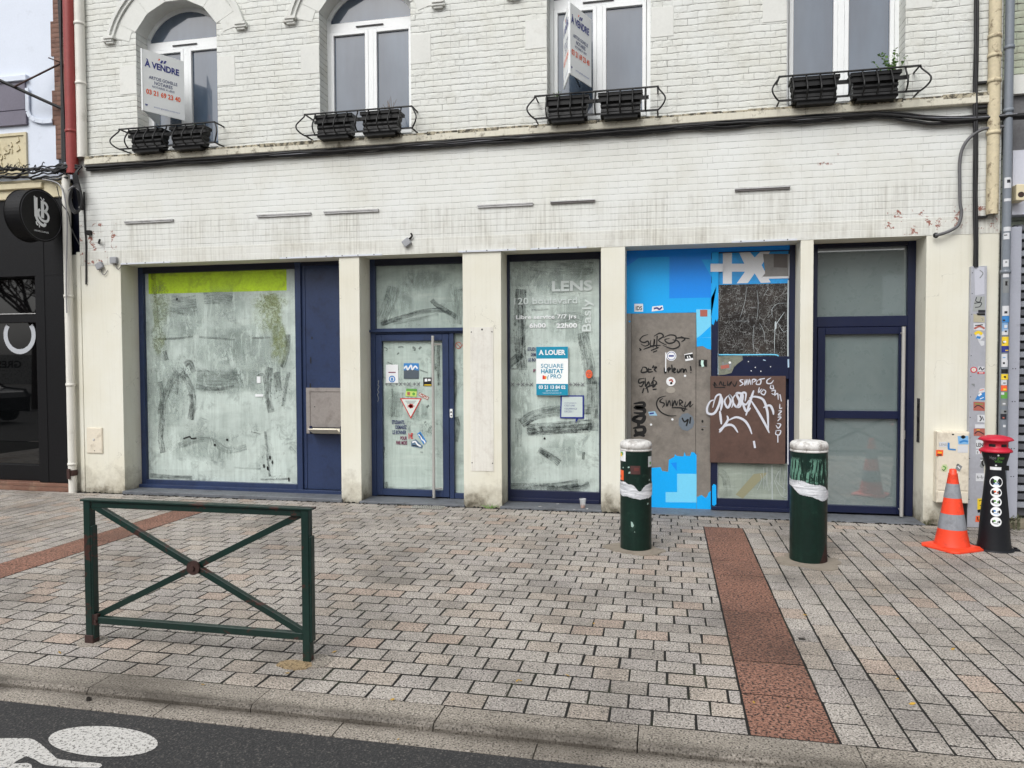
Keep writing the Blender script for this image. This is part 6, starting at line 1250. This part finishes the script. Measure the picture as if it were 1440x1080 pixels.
for za, zb in ((.19, .335), (.485, .62)):
    mb = MB(); mb.lathe([(rc(za)+.0015, za), (rc(zb)+.0015, zb)], (cx, cy, 0), 40, cap=False); mb.build('reflective_band', m_refl, tc)
# ================================================================ ASH BIN
ab = thing('cigarette_bin', 'black tapered cigarette bin with red cap and a column of round white stickers', 'bin', (3.045, -1.02, 0))
m_binb = paint('bin_black', K(22, 24, 29), .45, .1, spec=.35, bump=.05); m_binr = paint('bin_red', K(186, 24, 50, 1.1), .5, .08, K(210, 100, 116), 9, .62, .75, .4, .05)
cx, cy = 3.045, -1.02
def rb(z): 
    pr = [(0, .145), (.02, .142), (.10, .132), (.35, .115), (.60, .092), (.76, .080), (.80, .084), (.86, .100), (.93, .117)]
    for (za, ra), (zb, rb_) in zip(pr, pr[1:]):
        if z <= zb: return ra+(rb_-ra)*(z-za)/(zb-za)
    return pr[-1][1]
mb = MB(); mb.lathe([(rb(z), z) for z in (.0, .02, .10, .2, .35, .5, .60, .70, .76, .80, .86, .93)], (cx, cy, 0), 40)
mb.lathe([(.165, 0), (.165, .012), (.14, .016)], (cx, cy, 0), 24); mb.build('body', m_binb, ab)
mb = MB(); mb.box(cx+.13, cx+.20, cy-.06, cy, 0, .018); mb.tube([(cx+.17, cy-.03, .018), (cx+.17, cy-.03, .032)], .016, 6); mb.tube([(cx-.13, cy-.08, .012), (cx-.13, cy-.08, .028)], .014, 6); mb.build('anchor_foot', m_binb, ab, .002)
mb = MB(); mb.lathe([(.112, .925), (.136, .93), (.136, .945), (.112, .965), (.100, .97), (.100, 1.02), (.112, 1.03), (.14, 1.038), (.145, 1.045), (.125, 1.065), (.07, 1.082), (.001, 1.088)], (cx, cy, 0), 40); cp = mb.build('cap', m_binr, ab)
for a_ in (232, 290, 340):
    mb = MB(); 
    def cylq(z0_, z1_, aa, bb, r_, m): 
        for k in range(5):
            t0, t1 = R(aa+(bb-aa)*k/5), R(aa+(bb-aa)*(k+1)/5); mb.face([(cx+r_*math.cos(t0), cy+r_*math.sin(t0), z0_), (cx+r_*math.cos(t1), cy+r_*math.sin(t1), z0_), (cx+r_*math.cos(t1), cy+r_*math.sin(t1), z1_), (cx+r_*math.cos(t0), cy+r_*math.sin(t0), z1_)], m)
    cylq(.982, 1.008, a_-16, a_+16, .1015, 0); mb.build('slot', m_black, cp)
def cdisc(mb, z, rr, a0, m, dr=.001, rz=None, n=18):    # sticker wrapped on the flared body
    rz = rz or rr; pts = []
    for k in range(n):
        t = 2*math.pi*k/n; zz_ = z+rz*math.sin(t); R_ = rb(zz_)+dr; a = a0+rr*math.cos(t)/rb(z); pts.append((cx+R_*math.cos(a), cy+R_*math.sin(a), zz_))
    R0 = rb(z)+dr+.001; c_ = (cx+R0*math.cos(a0), cy+R0*math.sin(a0), z)
    mb.mesh(pts+[c_], [(k, (k+1) % n, n) for k in range(n)], m)
af = math.atan2(-CD-cy, -cx)+R(6)
bzs = [(535, .054), (601, .046), (660, .045), (722, .045), (785, .045)]
gl = [[m_greenp, m_grey, m_bluep], [m_orange, m_pink, m_grey], [m_greenp, m_greenp, m_grey], [m_bluep, m_grey, m_bluep], [m_greenp, m_grey, m_dkp]]
for i, (py, rr) in enumerate(bzs):
    z_ = W(1405, 560+py/4.5, -1.15)[1]; mb = MB(); cdisc(mb, z_, rr, af, 0); cdisc(mb, z_+.008, rr*.20, af-.10, 1, .003); cdisc(mb, z_-.002, rr*.16, af+.12, 2, .003); cdisc(mb, z_-.018, rr*.5, af, 3, .0035, .003)
    o = mb.build('sticker', [m_white]+gl[i], ab); o['label'] = 'round white sticker, %s of five' % ['topmost', 'second', 'middle', 'fourth', 'lowest'][i]
def ctext(mb, s_, z, size, m, wd, da=0):
    vs, fs = glyphs(s_, .0, 'CENTER', 0); k = size/.72; xs = [v[0] for v in vs]; kx = wd/(max(xs)-min(xs)); out = []
    for v in vs: zz_ = z+v[1]*k; R_ = rb(zz_)+.0025; a = af+da+v[0]*kx/rb(z); out.append((cx+R_*math.cos(a), cy+R_*math.sin(a), zz_))
    mb.mesh(out, fs, m)
mb = MB(); ctext(mb, 'Hype', .868, .03, 0, .05, -.3); ctext(mb, 'green', .868, .03, 1, .055, .32); ctext(mb, 'Ville', .835, .024, 1, .06, .15); cdisc(mb, .905, .008, af+.1, 2, .002); cdisc(mb, .808, .008, af-.05, 2, .002); mb.build('lettering', [m_grey, m_greenp, m_white], ab)
mb = MB(); cylr = lambda z: rb(z)+.003
for k in range(8):
    t0, t1 = af-.62+1.1*k/8, af-.62+1.1*(k+1)/8; mb.face([(cx+cylr(.77)*math.cos(t0), cy+cylr(.77)*math.sin(t0), .765), (cx+cylr(.77)*math.cos(t1), cy+cylr(.77)*math.sin(t1), .765), (cx+cylr(.79)*math.cos(t1), cy+cylr(.79)*math.sin(t1), .793), (cx+cylr(.79)*math.cos(t0), cy+cylr(.79)*math.sin(t0), .793)])
mb.build('white_strip', m_white, ab)
mb = MB(); mb.box(cx+.075, cx+.105, cy-.03, cy+.0, .755, .80); mb.build('hinge', m_iron, ab, .002)
# ================================================================ SMALL THINGS
m_cup = NT('clear_plastic'); bs_ = m_cup.n('BsdfPrincipled', None, Base_Color=(.9, .92, .92, 1), Roughness=.1, Transmission_Weight=.0); tr = m_cup.n('BsdfTransparent'); mx = m_cup.n('MixShader', None, _0=.32, _1=tr, _2=bs_); m_cup.t.links.new(mx.outputs[0], m_cup.out.inputs[0]); m_cup = m_cup.mat
cx_, _ = W(819, 706, .05); cup = thing('plastic_cup', 'clear plastic cup with a little amber drink on the sill of the narrow window', 'cup', (-.99, .06, .027))
a, b = W(819.5, 712, .06); mb = MB(); mb.lathe([(.026, 0), (.028, .002), (.038, .105), (.041, .108)], (a, .06, .028), 24, cap=False); mb.lathe([(.026, .001), (.0005, .001)], (a, .06, .028), 24, cap=False); mb.lathe([(.038, .104), (.043, .106), (.043, .112), (.039, .112)], (a, .06, .028), 24, cap=False); mb.build('cup', m_cup, cup)
mb = MB(); mb.lathe([(.0255, .002), (.0285, .03), (.001, .03)], (a, .06, .028), 24, cap=True); mb.build('drink', flat('amber_drink', K(150, 84, 40), .2), cup)
for i, (px, py, s_) in enumerate(((760, 713, .03), (784, 709, .02), (826, 716, .022), (808, 717, .018))):
    x_, y_ = G(px, py, .03); mb = MB(); mb.mesh([(x_+s_*math.cos(t)*random.uniform(.7, 1.2), y_+.6*s_*math.sin(t), .031+random.uniform(0, .012)) for t in [k*.9 for k in range(7)]], [tuple(range(7))]); o = mb.build('paper_scrap', m_capw); tag(o, 'white scrap of litter on the stone sill of the narrow window', 'litter', 'paper scraps on the sill')
gr = thing('drain_grate', 'small pale metal floor grate in front of the entrance door', 'grate', (-2.87, -.16, 0))
mb = MB(); mb.box(-3.07, -2.68, -.22, -.06, -.01, .004, 1); rectframe_ = [mb.box(-3.07, -2.68, -.22, -.21, .004, .010), mb.box(-3.07, -2.68, -.07, -.06, .004, .010)]
for k in range(14): x = -3.07+.39*k/13; mb.box(x-.006, x+.006, -.21, -.07, .004, .0095)
mb.box(-3.06, -2.69, -.143, -.137, .004, .0098); mb.build('grid', [paint('galvanised', K(176, 174, 166, .9), .5), m_joint], gr)
m_dirt = paint('dark_gum', K(52, 48, 44, .8), .9); rng = random.Random(11); m_yl = paint('yellow_leaf', K(206, 164, 60, .8), .7, .2)
for i, (px, py) in enumerate([(84, 918), (285, 963), (404, 947), (470, 917), (552, 984), (727, 958), (835, 877), (798, 950), (731, 957), (1283, 990), (1060, 988), (1108, 994), (1132, 865), (1230, 830), (1340, 913), (1102, 1000), (1262, 955), (560, 1040)]):
    z_ = .004 if py < 1000 else -.026; x_, y_ = G(px, py, z_); a = rng.uniform(0, 6); s_ = rng.uniform(.010, .018)
    mb = MB(); u_, v_ = Vector((math.cos(a), math.sin(a), rng.uniform(0, .4)))*s_, Vector((-math.sin(a), math.cos(a), rng.uniform(0, .5)))*s_*.5; c_ = Vector((x_, y_, z_+.003)); mb.face([c_-u_, c_-u_*.3+v_, c_+u_*.4+v_*.8, c_+u_, c_+u_*.3-v_, c_-u_*.4-v_*.9]); tag(mb.build('fallen_leaf', m_yl), 'tiny yellow fallen leaf lying on the granite paving', 'leaf', 'yellow fallen leaves on the paving')
for i, (px, py, s_) in enumerate(((1127, 898, .022), (357, 982, .016), (125, 985, .012), (1112, 1004, .02))):
    z_ = .0035 if py < 980 else -.0275; x_, y_ = G(px, py, z_); patch(x_, y_, s_*.8, z_, m_dirt, .3, 1.4)
# moss and dirt fringe along the wall foot
mb = MB(); rng = random.Random(4)
for k in range(420):
    x_ = rng.uniform(-8, 3.5); inb = any(a_ < x_ < b_ for a_, b_ in PX); y_ = (-.005 if inb else -.06)-abs(rng.gauss(0, .012)); s_ = rng.uniform(.004, .013)
    mb.obox(Vector((x_, y_, s_*.4)), Vector((s_, s_*.3, 0)), Vector((-s_*.3, s_*.8, 0)), Vector((0, 0, s_*.5)))
tag(mb.build('wall_foot_grit', m_joint), kind='stuff')
# ================================================================ THE OTHER SIDE OF THE STREET (seen only as reflections in the glass)
ob = thing('terrace_opposite', 'row of pale houses across the street, seen reflected in the shop glass', 'building', (0, -32, 0))
mb = MB(); mb.box(-40, 30, -40, -32, 0, 7.5); mb.build('wall', paint('opposite_wall', K(150, 140, 128), .8), ob)
mb = MB(); mb.face([(-40, -31.6, 7.5), (30, -31.6, 7.5), (30, -36, 10.2), (-40, -36, 10.2)]); mb.build('roof', paint('opposite_roof', K(84, 70, 66), .8), ob)
for k in range(14):
    x = -37+k*4.8; mb = MB(); mb.box(x, x+1.3, -32, -31.95, 4.2, 6.2, 0); mb.box(x, x+2.6, -32, -31.95, .3, 2.8, 1); mb.build('window', [m_upvc, m_dglass], ob)
def tree(x, y, h, seed):
    rng = random.Random(seed); mb = MB(); t = thing('bare_tree', 'bare street tree across the road, seen reflected in the salon glass', 'tree', (x, y, 0), 'bare trees across the street'); mt = MB()
    mt.tube([(x, y, 0), (x+.05, y, h*.3), (x, y, h*.42)], [.16, .13, .11], 8); mt.build('trunk', m_rust, t)
    def br_(p, d, L, r, lv):
        q_ = p+d*L; m_ = p+d*L*.5+Vector((rng.uniform(-1, 1), rng.uniform(-1, 1), rng.uniform(-1, 1)))*L*.08; mb.tube([p, m_, q_], [r, r*.8, r*.6], 4, caps=False)
        if lv: 
            for k in range(3 if lv > 1 else 4): br_(p+d*L*rng.uniform(.5, 1), (d+Vector((rng.uniform(-1, 1), rng.uniform(-1, 1), rng.uniform(-.3, .7)))*.75).normalized(), L*.7, r*.6, lv-1)
    for k in range(6): br_(Vector((x, y, h*.38)), Vector((math.cos(k*1.05), math.sin(k*1.05), 1.1)).normalized(), h*.24, .07, 4)
    mb.build('crown', m_rust, t)
for i, (x, y) in enumerate(((-24, -15), (-29, -20), (-35, -19), (-33, -27), (-41, -26), (-14, -25), (-2, -24))): tree(x, y, 9, i+3)
vn = thing('parked_van', 'white box van parked across the street, seen reflected in the salon glass', 'van', (-37, -26, 0))
mb = MB(); mb.box(-40, -35.0, -28, -26, .6, 2.3); mb.build('box_body', m_capw, vn, .03, 2); mb = MB(); mb.box(-35.0, -33.4, -27.9, -26.1, .4, 1.3); mb.box(-35.0, -34, -27.8, -26.2, 1.3, 1.9, 1); mb.build('cab', [m_capw, m_dglass], vn, .08, 2)
for x in (-39, -34.2):
    mb = MB(); mb.tube([(x, -26.2, .38), (x, -25.95, .38)], .38, 20); mb.build('wheel', m_black, vn)
mb = MB(); mb.text('GRESILLE', (-37.4, -25.99, 1.55), .4, 0, u=(-1, 0, 0), n=(0, 1, 0), bold=.03, width=3.0); mb.build('lettering', m_black, vn)
cr = thing('parked_car', 'dark hatchback parked at the kerb, seen reflected in the salon glass', 'car', (-21.5, -9.4, 0))
pf = [(-1.95, .35), (-1.98, .75), (-1.85, .95), (-1.15, 1.02), (-.6, 1.40), (.6, 1.46), (1.35, 1.38), (1.85, 1.0), (1.95, .8), (1.95, .35)]
mb = MB(); n_ = len(pf); vs = [(-21.5-a, -9.4+b_*(.86 if c_ < 1.05 else .68), c_) for b_ in (-1, 1) for a, c_ in pf]
mb.mesh(vs, [tuple(range(n_)), tuple(range(n_, 2*n_))[::-1]]+[(i, (i+1) % n_, n_+(i+1) % n_, n_+i) for i in range(n_)]); mb.build('body', paint('car_grey', K(50, 52, 56), .25), cr, .05, 2)
for sy in (-1, 1):
    mb = MB(); mb.face([(-21.5-a, -9.4+sy*(.80 if c_ < 1.1 else .715), c_) for a, c_ in ((-1.0, 1.06), (-.5, 1.36), (.6, 1.41), (1.3, 1.33), (1.5, 1.06))]); mb.build('side_window', m_dglass, cr)
    for x in (-1.25, 1.25):
        mb = MB(); mb.tube([(-21.5+x, -9.4+sy*.9, .32), (-21.5+x, -9.4+sy*.70, .32)], .32, 20); mb.build('wheel', m_black, cr)
